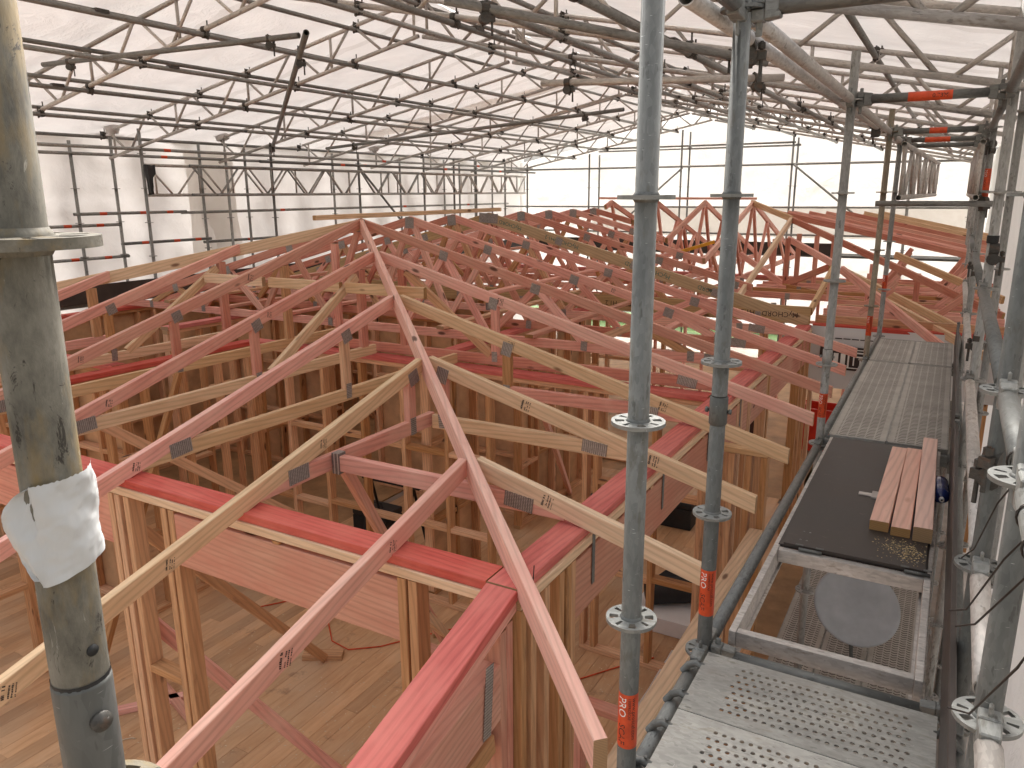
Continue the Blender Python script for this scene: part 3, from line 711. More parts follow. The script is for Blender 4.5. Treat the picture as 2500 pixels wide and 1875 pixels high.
ledger('scaffold_brace', (-11.3, 13.3, 0.55), (-11.3, 15.9, -1.6), 'diagonal brace on the left wall behind the lattice girder', 'tube', None, 'galvdark', False, 12)
# toe boards of the far and left decks: black strips seen past the house roof
for nm, lo, hi, lab in (('toe_board', (-10.2, 19.55, -1.47), (-2.4, 19.57, -1.19), 'long black toe board along the far wall'), ('toe_board', (-10.45, 5.2, -1.47), (-10.43, 19.5, -1.22), 'long black toe board along the left wall')):
    tag(box(nm, None, lo, hi, 'plyblack'), lab, 'toe board')
for nm, lo, hi, lab in (('scaffold_deck', (-10.2, 19.6, -1.52), (0.4, 20.4, -1.47), 'far scaffold deck seen edge-on through the house trusses'), ('scaffold_deck', (-11.2, 5.2, -1.52), (-10.47, 19.5, -1.47), 'left scaffold deck beyond the house eaves')):
    tag(box(nm, None, lo, hi, 'galv'), lab, 'deck')

# ------------------------------------------------------------------ lattice beams
def lattice(name, p0, p1, depth, label, group=None, step=0.50, mat='alu', cat='lattice beam', rw=0.0165, vert=True, hang=False):
    """p0,p1 = bottom chord ends; top chord 'depth' above (vertical)"""
    p0, p1 = Vector(p0), Vector(p1); up = Vector((0, 0, depth)); t = thing(name, label, cat, p0, group)
    tube('bottom_chord', t, p0, p1, 0.0235, mat, 12); tube('top_chord', t, p0+up, p1+up, 0.0235, mat, 12)
    L = (p1-p0).length; n = max(2, int(round(L/step))); d = (p1-p0)
    for i in range(n):
        a, b = (i+0.08)/n, (i+0.92)/n
        if i % 3 == 0: tube('web', t, p0+d*(a+0.02), p0+d*(a+0.02)+up, rw, mat, 8, False)
        if i % 2: tube('web', t, p0+d*a, p0+d*b+up, rw, mat, 8, False)
        else: tube('web', t, p0+d*a+up, p0+d*b, rw, mat, 8, False)
    tube('web', t, p1-d*0.01, p1-d*0.01+up, rw, mat, 8, False)
    return t
for k, y in enumerate(BEAMY):
    lattice('roof_beam', (-11.35, y, roof_bot(-11.35)), (RX, y, roof_bot(RX)), 0.38, NTH[k]+' sloping lattice beam from the camera under the left roof sheet', 'left slope roof beams')
    lattice('roof_beam', (0.33, y, roof_bot(0.33)), (RX+0.06, y, roof_bot(RX+0.06)), 0.38, NTH[k]+' sloping lattice beam from the camera under the right roof sheet', 'right slope roof beams')
for k, (x, y0, y1) in enumerate(((-10.72, 7.72, 13.6), (-10.52, 8.36, 14.4), (-10.72, 13.7, 19.7), (-10.52, 14.5, 18.9))):
    lattice('wall_girder', (x, y0, 0.0), (x, y1, 0.0), 0.44, ('grey lattice girder on the left wall starting at the black jacket', 'grey lattice girder just in front of the jacket-end girder', 'pale lattice girder at the far back of the left wall', 'pale front lattice girder at the far end of the left wall')[k], 'left wall girders', 0.5, 'galvlifted' if k == 1 else 'alu')
lattice('wall_girder', (-0.44, 7.3, -0.055), (-0.30, 12.6, -0.055), 0.425, 'pale lattice girder with open tube ends on the house side', 'walkway lattice girders', 0.45)
lattice('wall_girder', (0.115, 7.3, -0.055), (0.10, 12.6, -0.055), 0.425, 'pale lattice girder with open tube ends on the right side', 'walkway lattice girders', 0.45)
# purlins clamped under the beams
PX = [-9.3, -8.35, -7.4, -6.45, -4.55, -3.6, -2.65, -1.7]
for k, x in enumerate(PX):
    z = roof_bot(x)-0.05; side = 'left' if x < RX else 'right'; kk = k if x < RX else 7-k
    t = thing('roof_purlin', NTH[kk]+' tube up from the eaves under the '+side+' slope roof beams', 'tube', (x, 2.2, z), 'purlins under the roof beams')
    yb = 8.9+1.3*(k % 3)
    tube('purlin_tube', t, (x, 2.0, z), (x, yb, z), 0.02415, 'galvdark' if k % 2 else 'galvlifted', 14); tube('purlin_tube', t, (x+0.05, yb-0.5, z-0.005), (x+0.05, 19.9, z-0.005), 0.02415, 'galvlifted', 12)
    for y in BEAMY:
        coupler(t, (x+(0.05 if y > yb else 0), y, z), math.pi/2*(k % 2), True)
    put('joint_sleeve', box_mesh(0.062, 0.12, 0.03), M['coupler'], t, Matrix.Translation((x, 4.4+0.7*(k % 3), z+0.022)))
TX = [-11.45, -10.3, -9.2, -8.25, -7.3, -6.4, -5.5, -4.6, -3.7, -2.75, -1.8, -0.75, 0.3]
for k, x in enumerate(TX):
    z = roof_top(x)-0.048
    t = thing('roof_purlin', NTH[k]+' tube from the left wall among those along the beam tops', 'tube', (x, 2.2, z), 'purlins along the beam tops')
    tube('purlin_tube', t, (x, 2.2, z), (x, 19.9, z), 0.02415, 'galvdark', 12)
    for y in BEAMY[::2]: coupler(t, (x, y, z), 0.0, True)
# loose and bracing tubes in the roof
for a, b, lab, m in (((-8.3, 4.95, 1.30), (-5.0, 5.2, 1.30), 'dark loose tube with a free end at the upper left', 'galvdark'), ((-4.49, 4.75, 1.2), (-8.95, 8.57, 0.606), 'steep tube with an open black end hanging below the left slope', 'galvdark'),
        ((-2.51, 3.71, 1.0), (-1.03, 4.75, 0.707), 'thick dark diagonal tube at the top centre of the picture', 'galvdark'), ((-9.4, 10.25, 0.75), (-3.75, 9.45, 1.0), 'long dark diagonal tube crossing the roof in the centre', 'galvdark'),
        ((-2.83, 5.46, 0.80), (-1.1, 5.62, 0.734), 'pale horizontal tube with a clamp end above the second big post', 'alu'), ((-0.67, 2.1, 0.49), (-0.67, 8.0, 0.525), 'pale tube running beside the overhead house-side tubes', 'alu')):
    t = thing('roof_brace', lab, 'tube', a); tube('brace_tube', t, a, b, 0.02415, m, 18)
    A, B = Vector(a), Vector(b)
    for q in (0.12, 0.9): coupler(t, A+(B-A)*q, rnd()*3)
# plastic bags tied round beam ends on the left
for k, y in enumerate((7.6, 9.65, 13.75)):
    bm = bmesh.new(); bmesh.ops.create_icosphere(bm, subdivisions=3, radius=0.11)
    for v in bm.verts: v.co = Vector((v.co.x*1.2, v.co.y*0.8, v.co.z))*(1+0.35*mn.noise(v.co*14+Vector((k*9, 0, 0))))
    tag(put('plastic_bag', mesh_from(bm, 'bag', True), M['sheet'], None, Matrix.Translation((-11.25, y+0.02, 1.0))), ('first', 'second', 'last')[k]+' crumpled white plastic wrap tied on a left beam end', 'plastic wrap', 'wraps on beam ends')
# black jacket hung on a left post
bm = bmesh.new(); bmesh.ops.create_cube(bm, size=1.0); bmesh.ops.subdivide_edges(bm, edges=bm.edges[:], cuts=6, use_grid_fill=True)
for v in bm.verts:
    t_ = (v.co.z+0.5); wd = 0.10*(0.35+0.65*t_) if v.co.z < 0.1 else 0.16
    v.co = Vector((v.co.x*0.09, v.co.y*wd*0.8+(0.02 if v.co.z > 0.1 else 0), v.co.z*0.42)); v.co += 0.016*mn.noise_vector(v.co*16)
t = put('hanging_jacket', mesh_from(bm, 'jacket', True), M['black'], None, Matrix.Translation((-10.5, 7.62, 0.22))); tag(t, 'black jacket hanging on a left wall post', 'jacket')
# ------------------------------------------------------------------ walkway planks and what lies on them
DZ = -1.45
def perf_mesh(lx, ly, x0, x1, nx, ny, r=0.0068, t=0.004):
    vs, fs = [], []
    def q(*p):
        b = len(vs); vs.extend(p); fs.append(tuple(range(b, b+len(p))))
    py = ly*0.78/ny; ys = -ly*0.39; px = (x1-x0)/nx
    q((0, -ly/2, 0), (lx, -ly/2, 0), (lx, ys, 0), (0, ys, 0)); q((0, -ys, 0), (lx, -ys, 0), (lx, ly/2, 0), (0, ly/2, 0))
    for j in range(ny):
        y0 = ys+j*py; y1 = y0+py; o = x0+(px/2 if j % 2 else 0); n = nx-(1 if j % 2 else 0)
        q((0, y0, 0), (o, y0, 0), (o, y1, 0), (0, y1, 0)); e = o+n*px; q((e, y0, 0), (lx, y0, 0), (lx, y1, 0), (e, y1, 0))
        for i in range(n):
            a = o+i*px; c = (a+px/2, (y0+y1)/2)
            out = [(a+px, c[1]), (a+px, y1), (c[0], y1), (a, y1), (a, c[1]), (a, y0), (c[0], y0), (a+px, y0)]
            hol = [(c[0]+r*math.cos(k*math.pi/4), c[1]+r*math.sin(k*math.pi/4)) for k in range(8)]
            b = len(vs); vs.extend([(x, y, 0) for x, y in out]+[(x, y, 0) for x, y in hol]+[(x, y, -t) for x, y in hol])
            for k in range(8):
                m_ = (k+1) % 8; fs.append((b+8+k, b+k, b+m_, b+8+m_)); fs.append((b+8+k, b+8+m_, b+16+m_, b+16+k))
    return pyd(vs, fs, 'perforated_top')
pm = perf_mesh(0.655, 0.318, 0.10, 0.60, 21, 8)
for k, y in enumerate((2.075, 1.752, 1.429)):
    t = thing('deck_plank', ('perforated steel plank at the edge of the open hatch', 'perforated steel plank next to the hatch-edge one', 'perforated steel plank cut by the bottom picture edge')[k], 'plank', (-0.54, y, DZ), 'perforated foreground planks')
    put('perforated_top', pm, M['perf'], t, Matrix.Translation((-0.54, y, DZ)))
    for s in (-1, 1): box('side_flange', t, (-0.54, y+s*0.1585-0.002, DZ-0.055), (0.115, y+s*0.1585+0.002, DZ-0.001), 'perf')
    for s in (-0.085, 0.085):
        for xx, sg in ((-0.54, -1), (0.115, 1)):
            hook = path_mesh([(xx-sg*0.012, y+s, DZ-0.012), (xx+sg*0.02, y+s, DZ-0.004), (xx+sg*0.042, y+s, DZ-0.016), (xx+sg*0.060, y+s, DZ-0.045)], 0.0115, 10)
            put('hook_claw', hook, M['galv'], t)
            put('rivet', CACHE.setdefault('rivet', lathe_mesh([(0, 0.006), (0.003, 0.005), (0.005, 0.002)], 10)), M['galv'], t, Matrix.Translation((xx-sg*0.012+sg*0.02, y+s, DZ+0.009)) @ Matrix.Rotation(-math.pi/2, 4, 'Y'))
# hatch deck: aluminium frame, fixed ply panel, folded-back lid
t = thing('hatch_deck', 'open trapdoor platform with aluminium frame and black plywood', 'platform', (-0.2, 3.6, DZ))
for x in (-0.505, 0.062): 
    box('side_rail', t, (x-0.012, 2.40, DZ-0.095), (x+0.012, 4.845, DZ-0.004), 'alu', 0.003); box('rail_flange', t, (x-0.022, 2.40, DZ-0.101), (x+0.022, 4.845, DZ-0.096), 'alu')
for y in (2.42, 3.135, 4.82): box('cross_rail', t, (-0.492, y-0.016, DZ-0.062), (0.049, y+0.016, DZ-0.006), 'alu', 0.003)
box('plywood_panel', t, (-0.50, 3.165, DZ-0.012), (0.06, 4.84, DZ), 'plyblack', 0.001)
lid = box('hatch_lid', t, (-0.478, 3.150, DZ+0.003), (0.052, 3.985, DZ+0.017), 'plyblack', 0.0015)
for x in (-0.385, 0.01):
    h = put('hinge', lathe_mesh([(0, 0.007), (0.09, 0.007)], 10), M['galv'], lid, Matrix.Translation((x-0.03, 3.140, DZ+0.005)))
    for q in (0.0, 0.08): put('hinge_pin', box_mesh(0.03, 0.012, 0.004), M['galv'], lid, Matrix.Translation((x-0.03+q, 3.152, DZ+0.0185)))
for x in (-0.42, -0.395, -0.03, 0.02):
    for y in (3.21, 3.30): put('screw_head', CACHE.setdefault('scr', lathe_mesh([(0, 0.005), (0.002, 0.004)], 8)), M['galvdark'], lid, Matrix.Translation((x, y, DZ+0.0165)) @ Matrix.Rotation(-math.pi/2, 4, 'Y'))
lt = box('latch', t, (-0.262, 3.868, DZ+0.017), (-0.175, 3.905, DZ+0.022), 'alu', 0.001); box('latch_keeper', lt, (-0.205, 3.845, DZ+0.017), (-0.165, 3.93, DZ+0.026), 'alu', 0.002)
# expanded-metal planks further on
EM = {}
def exp_plank(x, y0, y1, z, label, group, name='deck_plank'):
    t = thing(name, label, 'plank', (x, y0, z), group); L = y1-y0
    put('mesh_top', box_mesh(0.312, L, 0.004), M['expanded'], t, Matrix.Translation((x, (y0+y1)/2, z-0.002)))
    for s in (-1, 1): box('side_flange', t, (x+s*0.156-0.004, y0, z-0.05), (x+s*0.156+0.004, y1, z+0.0035), 'perf')
    for y in (y0, y1): box('end_bar', t, (x-0.152, y-0.012, z-0.03), (x+0.152, y+0.012, z+0.003), 'perf')
    return t
for k, (y0, y1) in enumerate(((4.885, 7.31), (7.35, 8.50))):
    for x, s in ((-0.372, 'left'), (-0.05, 'right')):
        exp_plank(x, y0, y1, DZ, s+' mesh plank in the '+('long run beyond the black plywood' if k == 0 else 'short dirty run at the far walkway end'), 'mesh walkway planks')
for x, s in ((-0.70, 'left'), (-0.375, 'middle'), (-0.05, 'right')):
    exp_plank(x, 2.4, 8.4, -3.43, s+' mesh plank of the lower deck seen through the hatch', 'lower deck planks')
for k, (y0, y1, h) in enumerate(((0.9, 4.80, 0.215), (4.83, 8.45, 0.225))):
    t = thing('toe_board', ('near', 'far')[k]+' black plywood toe board on the right of the walkway', 'toe board', (0.11, y0, DZ), 'walkway toe boards')
    timber('board', t, (0.130, y0, DZ+h-0.01), (0.130, y1, DZ+h-0.01), 0.018, h, 'plyblack')
    for y in (y0+0.03, y1-0.03):
        put('metal_bracket', box_mesh(0.026, 0.05, 0.06, 0.006), M['galv'], t, Matrix.Translation((0.133, y, DZ+h-0.03)))
# satellite dish lying between the decks
c = Vector((-0.315, 5.75, -3.0)); n = Vector((0.22, -0.66, 0.72)).normalized()
t = thing('satellite_dish', 'grey satellite dish lying on the lower deck under the hatch', 'dish', (c.x, c.y, -3.42))
prof = []
N = 14; R = 0.30
for i in range(N+1): r_ = max(0.002, R*i/N); prof.append((-0.045+0.045*(r_/R)**2, r_))
prof += [(-0.012, R+0.004), (-0.02, R)] + [(-0.058+0.045*(r_/R)**2, r_) for r_ in (0.25, 0.18, 0.1, 0.002)]
d = put('reflector', lathe_mesh(prof, 40), M['dish'], t, frame(c, c+n))
put('centre_stain', lathe_mesh([(0.0, 0.020), (0.0015, 0.016)], 9), M['offcut'], d, frame(c-n*0.042+Vector((-0.05, 0.1, 0.09)), c+n))
put('mount_arm', path_mesh([c-n*0.05, c-n*0.16, c-n*0.16+Vector((-0.03, 0.1, -0.19)), (c.x-0.05, c.y+0.25, -3.405)], 0.02, 10), M['galv'], t)
put('feed_arm', path_mesh([c+Vector((0.0, -0.20, -0.22)), c+Vector((0.02, -0.28, -0.33)), (c.x+0.02, c.y-0.2, -3.41)], 0.014, 8), M['galv'], t)
# three timber offcuts
for k, (x0, x1, y0, y1, h, rz, lab) in enumerate(((-0.172, -0.096, 3.46, 4.60, 0.045, 0.012, 'left-hand pink timber offcut on the black plywood'), (-0.093, -0.018, 3.44, 4.63, 0.040, 0.0, 'middle pink timber offcut on the black plywood'), (-0.014, 0.058, 3.425, 4.80, 0.064, -0.012, 'right-hand longer pink timber offcut beside the blue bottle'))):
    zb = DZ+0.0178; x = (x0+x1)/2
    o = timber('timber_offcut', None, (x-rz*0.5, y0, zb+h), (x+rz*0.5, y1, zb+h), x1-x0, h, 'offcut'); tag(o, lab, 'timber', 'offcuts on the walkway')
    if k == 9: decal('ink_stamp', o, stamp_mesh(5), 'ink', (x, y0+0.42, zb+h-0.0005), (0, 0, 1), (1, 0, 0))
# blue bottle on its side
t = thing('water_bottle', 'dark blue plastic bottle lying beside the offcuts', 'bottle', (0.083, 4.05, DZ))
kb = NT('blue_bottle_plastic'); nb_ = kb.noise(kb.coord(), 8, 3); M['bottle'] = kb.fin(kb.ramp(nb_, [(0.3, (0.006, 0.012, 0.055)), (0.7, (0.015, 0.03, 0.13))]), 0.16, 0, 0.5)
bp = Matrix.Translation((0.090, 3.93, DZ+0.041)) @ Matrix.Rotation(math.pi/2+0.06, 4, 'Z') 
bp = bp @ Matrix.Diagonal((0.95, 0.86, 0.86, 1))
body = put('body', lathe_mesh([(0.0, 0.016), (0.012, 0.019), (0.016, 0.030), (0.035, 0.041), (0.05, 0.0445), (0.10, 0.0455), (0.125, 0.041), (0.15, 0.0455), (0.235, 0.0455), (0.25, 0.038)], 28), M['bottle'], t, bp)
put('cap', lathe_mesh([(-0.016, 0.0085), (-0.014, 0.0125), (0.004, 0.0135)], 18), M['whiteprint'], t, bp)
put('nozzle', lathe_mesh([(-0.0185, 0.005), (-0.0160, 0.005)], 12), M['black'], t, bp)
# saw dust on the lid
rr = random.Random(11); vs, fs = [], []
for i in range(420):
    x = rr.gauss(-0.02, 0.05); y = rr.gauss(3.30, 0.055)-0.3*(x+0.02); a = rr.random()*6.28; s = rr.uniform(0.0015, 0.0055); z = DZ+0.0175+rr.random()*0.001
    if not (-0.46 < x < 0.05 and 3.16 < y < 3.42): continue
    b = len(vs); cx_, sx_ = math.cos(a)*s, math.sin(a)*s
    vs += [(x-cx_, y-sx_, z), (x+sx_*.5, y-cx_*.5, z+0.001), (x+cx_, y+sx_, z), (x-sx_*.5, y+cx_*.5, z)]; fs.append((b, b+1, b+2, b+3))
o = put('sawdust', pyd(vs, fs), plain('pale_sawdust', (0.55, 0.42, 0.22), 0.9)); tag(o, 'yellow sawdust scraped over the trapdoor lid', 'sawdust', None, 'stuff')
# bent tie wires on the right guard rail
for k, (yc, zc, tip) in enumerate(((1.40, -0.51, ((0.135, 1.43, -0.60), (0.105, 1.62, -0.80), (0.085, 1.80, -0.90))), (1.27, -0.51, ((0.135, 1.30, -0.60), (0.11, 1.45, -0.74), (0.09, 1.60, -0.83))), (1.12, -0.51, ((0.14, 1.12, -0.62), (0.115, 1.36, -0.86), (0.095, 1.55, -0.98))), (1.70, -0.51, ((0.14, 1.76, -0.62), (0.125, 1.98, -0.82), (0.112, 2.15, -0.92))))):
    pts = [(0.165+0.0262*math.cos(a), yc+0.004*a/6.28, zc+0.0262*math.sin(a)) for a in [i*0.4 for i in range(34)]] + list(tip)
    tag(put('tie_wire', path_mesh(pts, 0.0019, 6), M['wire']), ('long bent tie wire at the right guard rail, second from the camera', 'bent tie wire close under the second one', 'nearest bent tie wire at the lower right', 'farthest bent tie wire, beside the second right post')[k], 'wire', 'tie wires')
# paper scrap round the left post
vs, fs = [], []; NU, NV = 52, 36
for j in range(NV+1):
    v = j/NV
    for i in range(NU+1):
        u = i/NU; ang = ca+1.55-2.35*min(1, u/0.62)
        zt = -0.221-0.010*min(1, u/0.62)-0.004*max(0, (u-0.62)/0.38)-0.0012*abs(math.sin(u*70)); zb = -0.300-0.022*min(1, u/0.6)+0.004*max(0, (u-0.62)/0.38)**1.3
        z = zt+(zb-zt)*v; rad = 0.0268+0.0022*math.sin(v*4+u*7)**2+0.004*max(0, 0.25-u)
        px_, py_ = -0.644+rad*math.cos(ang), 0.344+rad*math.sin(ang)
        if u > 0.62:
            f = (u-0.62)/0.38; tx, ty = math.sin(ang), -math.cos(ang); bulge = math.sqrt(max(0.0, 1-(1.9*v-0.98)**2))
            px_ += tx*0.030*f*bulge+0.003*math.cos(ang)*math.sin(v*7); py_ += ty*0.030*f*bulge+0.004*math.sin(v*6+f*3)
        cr = 0.0016*mn.noise(Vector((u*9, v*7, 2)))+0.0009*mn.noise(Vector((u*26, v*20, 5))); px_ += cr*math.cos(ang); py_ += cr*math.sin(ang)
        vs.append((px_, py_, z))
fs = [(j*(NU+1)+i, j*(NU+1)+i+1, (j+1)*(NU+1)+i+1, (j+1)*(NU+1)+i) for j in range(NV) for i in range(NU)]
tag(put('paper_scrap', pyd(vs, fs, 'paper', True), M['paper']), 'torn white paper or tape wrapped round the left post', 'paper')
# ------------------------------------------------------------------ house: wall plates, walls
PZ = -1.49                                      # top of the red plates
zR = lambda x: -1.748-0.265*x
zF = lambda y: -2.042+0.270*y
hipx = lambda y: (zR(0)-zF(y))/0.265
XR = -5.62                                      # main ridge
zL = lambda x: zR(2*XR-x)
def wall(name, axis, c, a, b, label, top=PZ, mat='brown', spacing=0.6, thick=0.09, red=True, lintels=(), openings=(), nogs=(0.35, 0.68), extra=(), bottom=True, redw=0.14, redoff=0.0):
    """stud wall along axis 'x' or 'y' at c (the other coordinate), from a to b"""
    P = (lambda s, z, o=0.0: (s, c+o, z)) if axis == 'x' else (lambda s, z, o=0.0: (c+o, s, z))
    t = thing(name, label, 'wall frame', P((a+b)/2, FZ))
    z1 = top
    if red: timber('red_plate', t, P(a, z1, redoff), P(b, z1, redoff), redw, 0.045, 'red'); z1 -= 0.045
    timber('top_plate', t, P(a, z1-0.001), P(b, z1-0.001), thick, 0.045, 'pine' if mat == 'tan' else mat); z1 -= 0.046
    if bottom:
        segs = []; s = a
        for o0, o1 in sorted(openings):
            if o0 > s: segs.append((s, o0))
            s = o1
        if s < b: segs.append((s, b))
        for s0, s1 in segs: timber('bottom_plate', t, P(s0, FZ+0.046), P(s1, FZ+0.046), thick, 0.045, mat)
    wx, wy = (0.045, thick) if axis == 'x' else (thick, 0.045)
    pos = []; s = a+0.0225
    while s < b-0.04: pos.append(s); s += spacing
    pos.append(b-0.0225)
    inside = lambda s: any(o0-0.01 < s < o1+0.01 for o0, o1 in openings)
    pos = [q for q in pos if not inside(q)] + list(extra)
    for o0, o1 in openings: pos += [o0-0.0225, o1+0.0225]
    pos = sorted(q for q in pos if a <= q <= b)
    pos2 = []
    for q in pos:
        if not pos2 or q-pos2[-1] > 0.047: pos2.append(q)
    pos = pos2
    for q in pos:
        x, y, _ = P(q, 0); stud('stud', t, x, y, FZ+0.048, z1-0.002, wx, wy, mat)
    for f in nogs:
        for q0, q1 in zip(pos, pos[1:]):
            m_ = (q0+q1)/2
            if inside(m_) or q1-q0 < 0.12 or q1-q0 > 1.0: continue
            z = FZ+f*(z1-FZ)+random.choice((0, 0.02, -0.03)); timber('nog', t, P(q0+0.0235, z), P(q1-0.0235, z), thick-0.003, 0.045, random.choice((mat, mat, 'tan')))
    for l0, l1, zt, zb, mt in lintels:
        timber('lintel', t, P(l0, zt), P(l1, zt), thick-0.006, zt-zb, mt)
        n = max(1, int((l1-l0)/0.5))
        for i in range(1, n):
            x, y, _ = P(l0+(l1-l0)*i/n, 0); stud('cripple_stud', t, x, y, zt+0.002, z1-0.002, wx, wy, 'tan')
    return t
# front wall (left of the near corner) and right wall
wf = wall('front_wall', 'x', 2.385, -9.93, -1.46, 'front wall frame with red top plate and big lintel below the hip', mat='tan', openings=((-3.33, -1.90), (-6.1, -3.90), (-9.2, -6.6)), lintels=((-3.345, -1.885, -1.60, -1.89, 'pinklight'), (-6.115, -3.885, -1.60, -1.89, 'pink'), (-9.2, -6.6, -1.6, -1.89, 'pink')), extra=(-3.82, -3.74, -3.43, -3.37, -1.82), nogs=(0.30, 0.58), redoff=0.035)
wr = wall('right_wall', 'y', -1.345, 2.35, 9.3, 'right wall frame with red top plate running away from the near corner', mat='tan', openings=((2.86, 5.80), (6.30, 6.90), (7.05, 8.7)), lintels=((2.84, 6.93, -1.60, -1.89, 'pinklight'), (7.03, 9.2, -1.60, -1.89, 'pink')), extra=(2.40, 2.46, 2.58, 2.72, 2.79, 5.9, 6.2), nogs=(), redoff=-0.04)
for y in (3.05, 4.05, 5.0, 5.9):
    put('metal_strap', box_mesh(0.0015, 0.032, 0.26), M['galv'], wr, Matrix.Translation((-1.298, y, -1.66)))
o = thing('steel_post', 'dark maroon steel post standing in the right wall opening', 'post', (-1.39, 6.97, FZ))
for y in (6.945, 6.995): box('flange', o, (-1.435, y-0.005, FZ), (-1.345, y+0.005, -1.90), 'darksteel')
box('web_plate', o, (-1.394, 6.951, FZ), (-1.386, 6.989, -1.90), 'darksteel')
for z in (-2.3, -3.1): put('bolt_head', lathe_mesh([(0, 0.006), (0.003, 0.006)], 8), M['whiteprint'], o, Matrix.Translation((-1.37, 6.9395, z)) @ Matrix.Rotation(-math.pi/2, 4, 'Z'))
# raking wall in front of the corner: the plate falls with the roof
t = thing('raking_wall', 'sloping red-topped wall running to the bottom of the picture', 'wall frame', (-1.385, 1.6, FZ))
zk = lambda y: -1.495-0.275*(2.345-y)
timber('red_plate', t, (-1.385, 2.345, zk(2.345)), (-1.385, 0.55, zk(0.55)), 0.14, 0.045, 'red')
timber('top_plate', t, (-1.365, 2.345, zk(2.345)-0.047), (-1.365, 0.55, zk(0.55)-0.047), 0.09, 0.045, 'pink')
timber('lintel', t, (-1.372, 2.28, -1.755), (-1.372, 0.45, -2.01), 0.084, 0.24, 'pinklight')
for y, mt in ((2.31, 'pink'), (2.26, 'pinklight'), (1.55, 'brown'), (0.75, 'brown')): stud('stud', t, -1.372, y, FZ, (zk(y)-0.11) if y > 2 else zk(y)-0.45, 0.09, 0.045, mt)
timber('rail', t, (-1.385, 2.2, -2.05), (-1.385, 0.5, -2.30), 0.09, 0.09, 'tan')
nail_plate(t, (-1.3265, 2.14, -1.87), (1, 0, 0), (0, 0.05, 1), 0.30, 0.055); nail_plate(t, (-1.3265, 1.10, -2.02), (1, 0, 0), (0, 0.05, 1), 0.30, 0.055)
box('floor_plate', t, (-1.44, 0.4, FZ), (-1.33, 2.3, FZ+0.045), 'tan')
# low verandah wall between house and scaffold
t = wall('verandah_wall', 'y', -0.99, 2.2, 5.25, 'low wall frame between the house and the scaffold', top=-2.33, mat='tan', red=False, spacing=0.5, nogs=(0.45,))
t = wall('verandah_return_wall', 'x', 5.3, -1.34, -0.95, 'tall stud cluster beside the steel post', top=-1.75, mat='tan', red=False, spacing=0.12, nogs=())
t = wall('verandah_cross_wall', 'x', 3.7, -2.9, -1.1, 'low pink frame lying across the verandah floor', top=-2.95, mat='pink', red=False, spacing=0.62, nogs=())
# interior walls
wall('room_wall', 'x', 5.63, -6.4, -1.47, 'inner wall with red top plate crossing the house right of centre', mat='brown', openings=((-3.4, -2.5),), spacing=0.5)
wall('room_wall', 'y', -6.36, 2.6, 5.55, 'inner wall with red top plate on the left of the house', mat='brown', openings=((3.2, 3.9),), spacing=0.42)
wall('room_wall', 'x', 7.9, -9.8, -4.2, 'inner stud wall in the dark middle of the house', mat='brown', spacing=0.45, openings=((-7.4, -6.6),))
wall('room_wall', 'y', -4.2, 5.7, 9.8, 'inner stud wall running away behind the hip rafter', mat='brown', spacing=0.45, openings=((6.6, 7.5),))
wall('room_wall', 'y', -7.9, 5.7, 10.5, 'inner stud wall at the back left of the house', mat='brown', spacing=0.45, openings=((8.6, 9.4),))
wall('room_wall', 'x', 10.4, -9.8, -2.0, 'inner stud wall under the back trusses', mat='brown', spacing=0.55, openings=((-5.6, -4.7), (-3.4, -2.6)))
wall('room_wall', 'x', 4.15, -9.8, -6.45, 'short inner wall behind the left post', mat='brown', spacing=0.42)
wall('left_wall', 'y', -9.88, 2.5, 13.0, 'left outside wall frame of the house', mat='brown', spacing=0.6, openings=((3.4, 5.0), (7.0, 8.8)), redw=0.14)
wall('back_wall', 'x', 14.6, -9.8, -1.4, 'back outside wall frame with window gaps to the lawn', mat='pink', spacing=0.6, openings=((-8.8, -7.6), (-6.6, -5.0), (-4.0, -2.6)), nogs=(0.35, 0.7))
def sheathe(parent_label, lo, hi):
    par = [o for o in D.objects if o.get('label') == parent_label][0]
    return box('ply_sheet', par, lo, hi, 'sheathing', 0.002)
for k in range(9): sheathe('left outside wall frame of the house', (-9.945, 2.45+1.2*k+0.003, FZ+0.01), (-9.928, 2.45+1.2*(k+1), -1.545))
for a, b in ((-9.75, -8.6), (-8.55, -7.45), (-6.55, -5.4), (-5.35, -4.25)): sheathe('inner stud wall in the dark middle of the house', (a, 7.948, FZ+0.01), (b, 7.96, -1.6))
for a, b in ((-9.75, -8.65), (-8.6, -7.5), (-7.45, -6.45)): sheathe('short inner wall behind the left post', (a, 4.2, FZ+0.01), (b, 4.212, -1.6))
for a, b in ((-9.7, -8.5), (-8.45, -7.3), (-7.25, -6.1)): sheathe('inner stud wall under the back trusses', (a, 10.45, FZ+0.01), (b, 10.462, -1.6))
for a, b in ((5.8, 6.55), (7.55, 8.6), (8.65, 9.7)): sheathe('inner stud wall running away behind the hip rafter', (-4.252, a, FZ+0.01), (-4.24, b, -1.6))
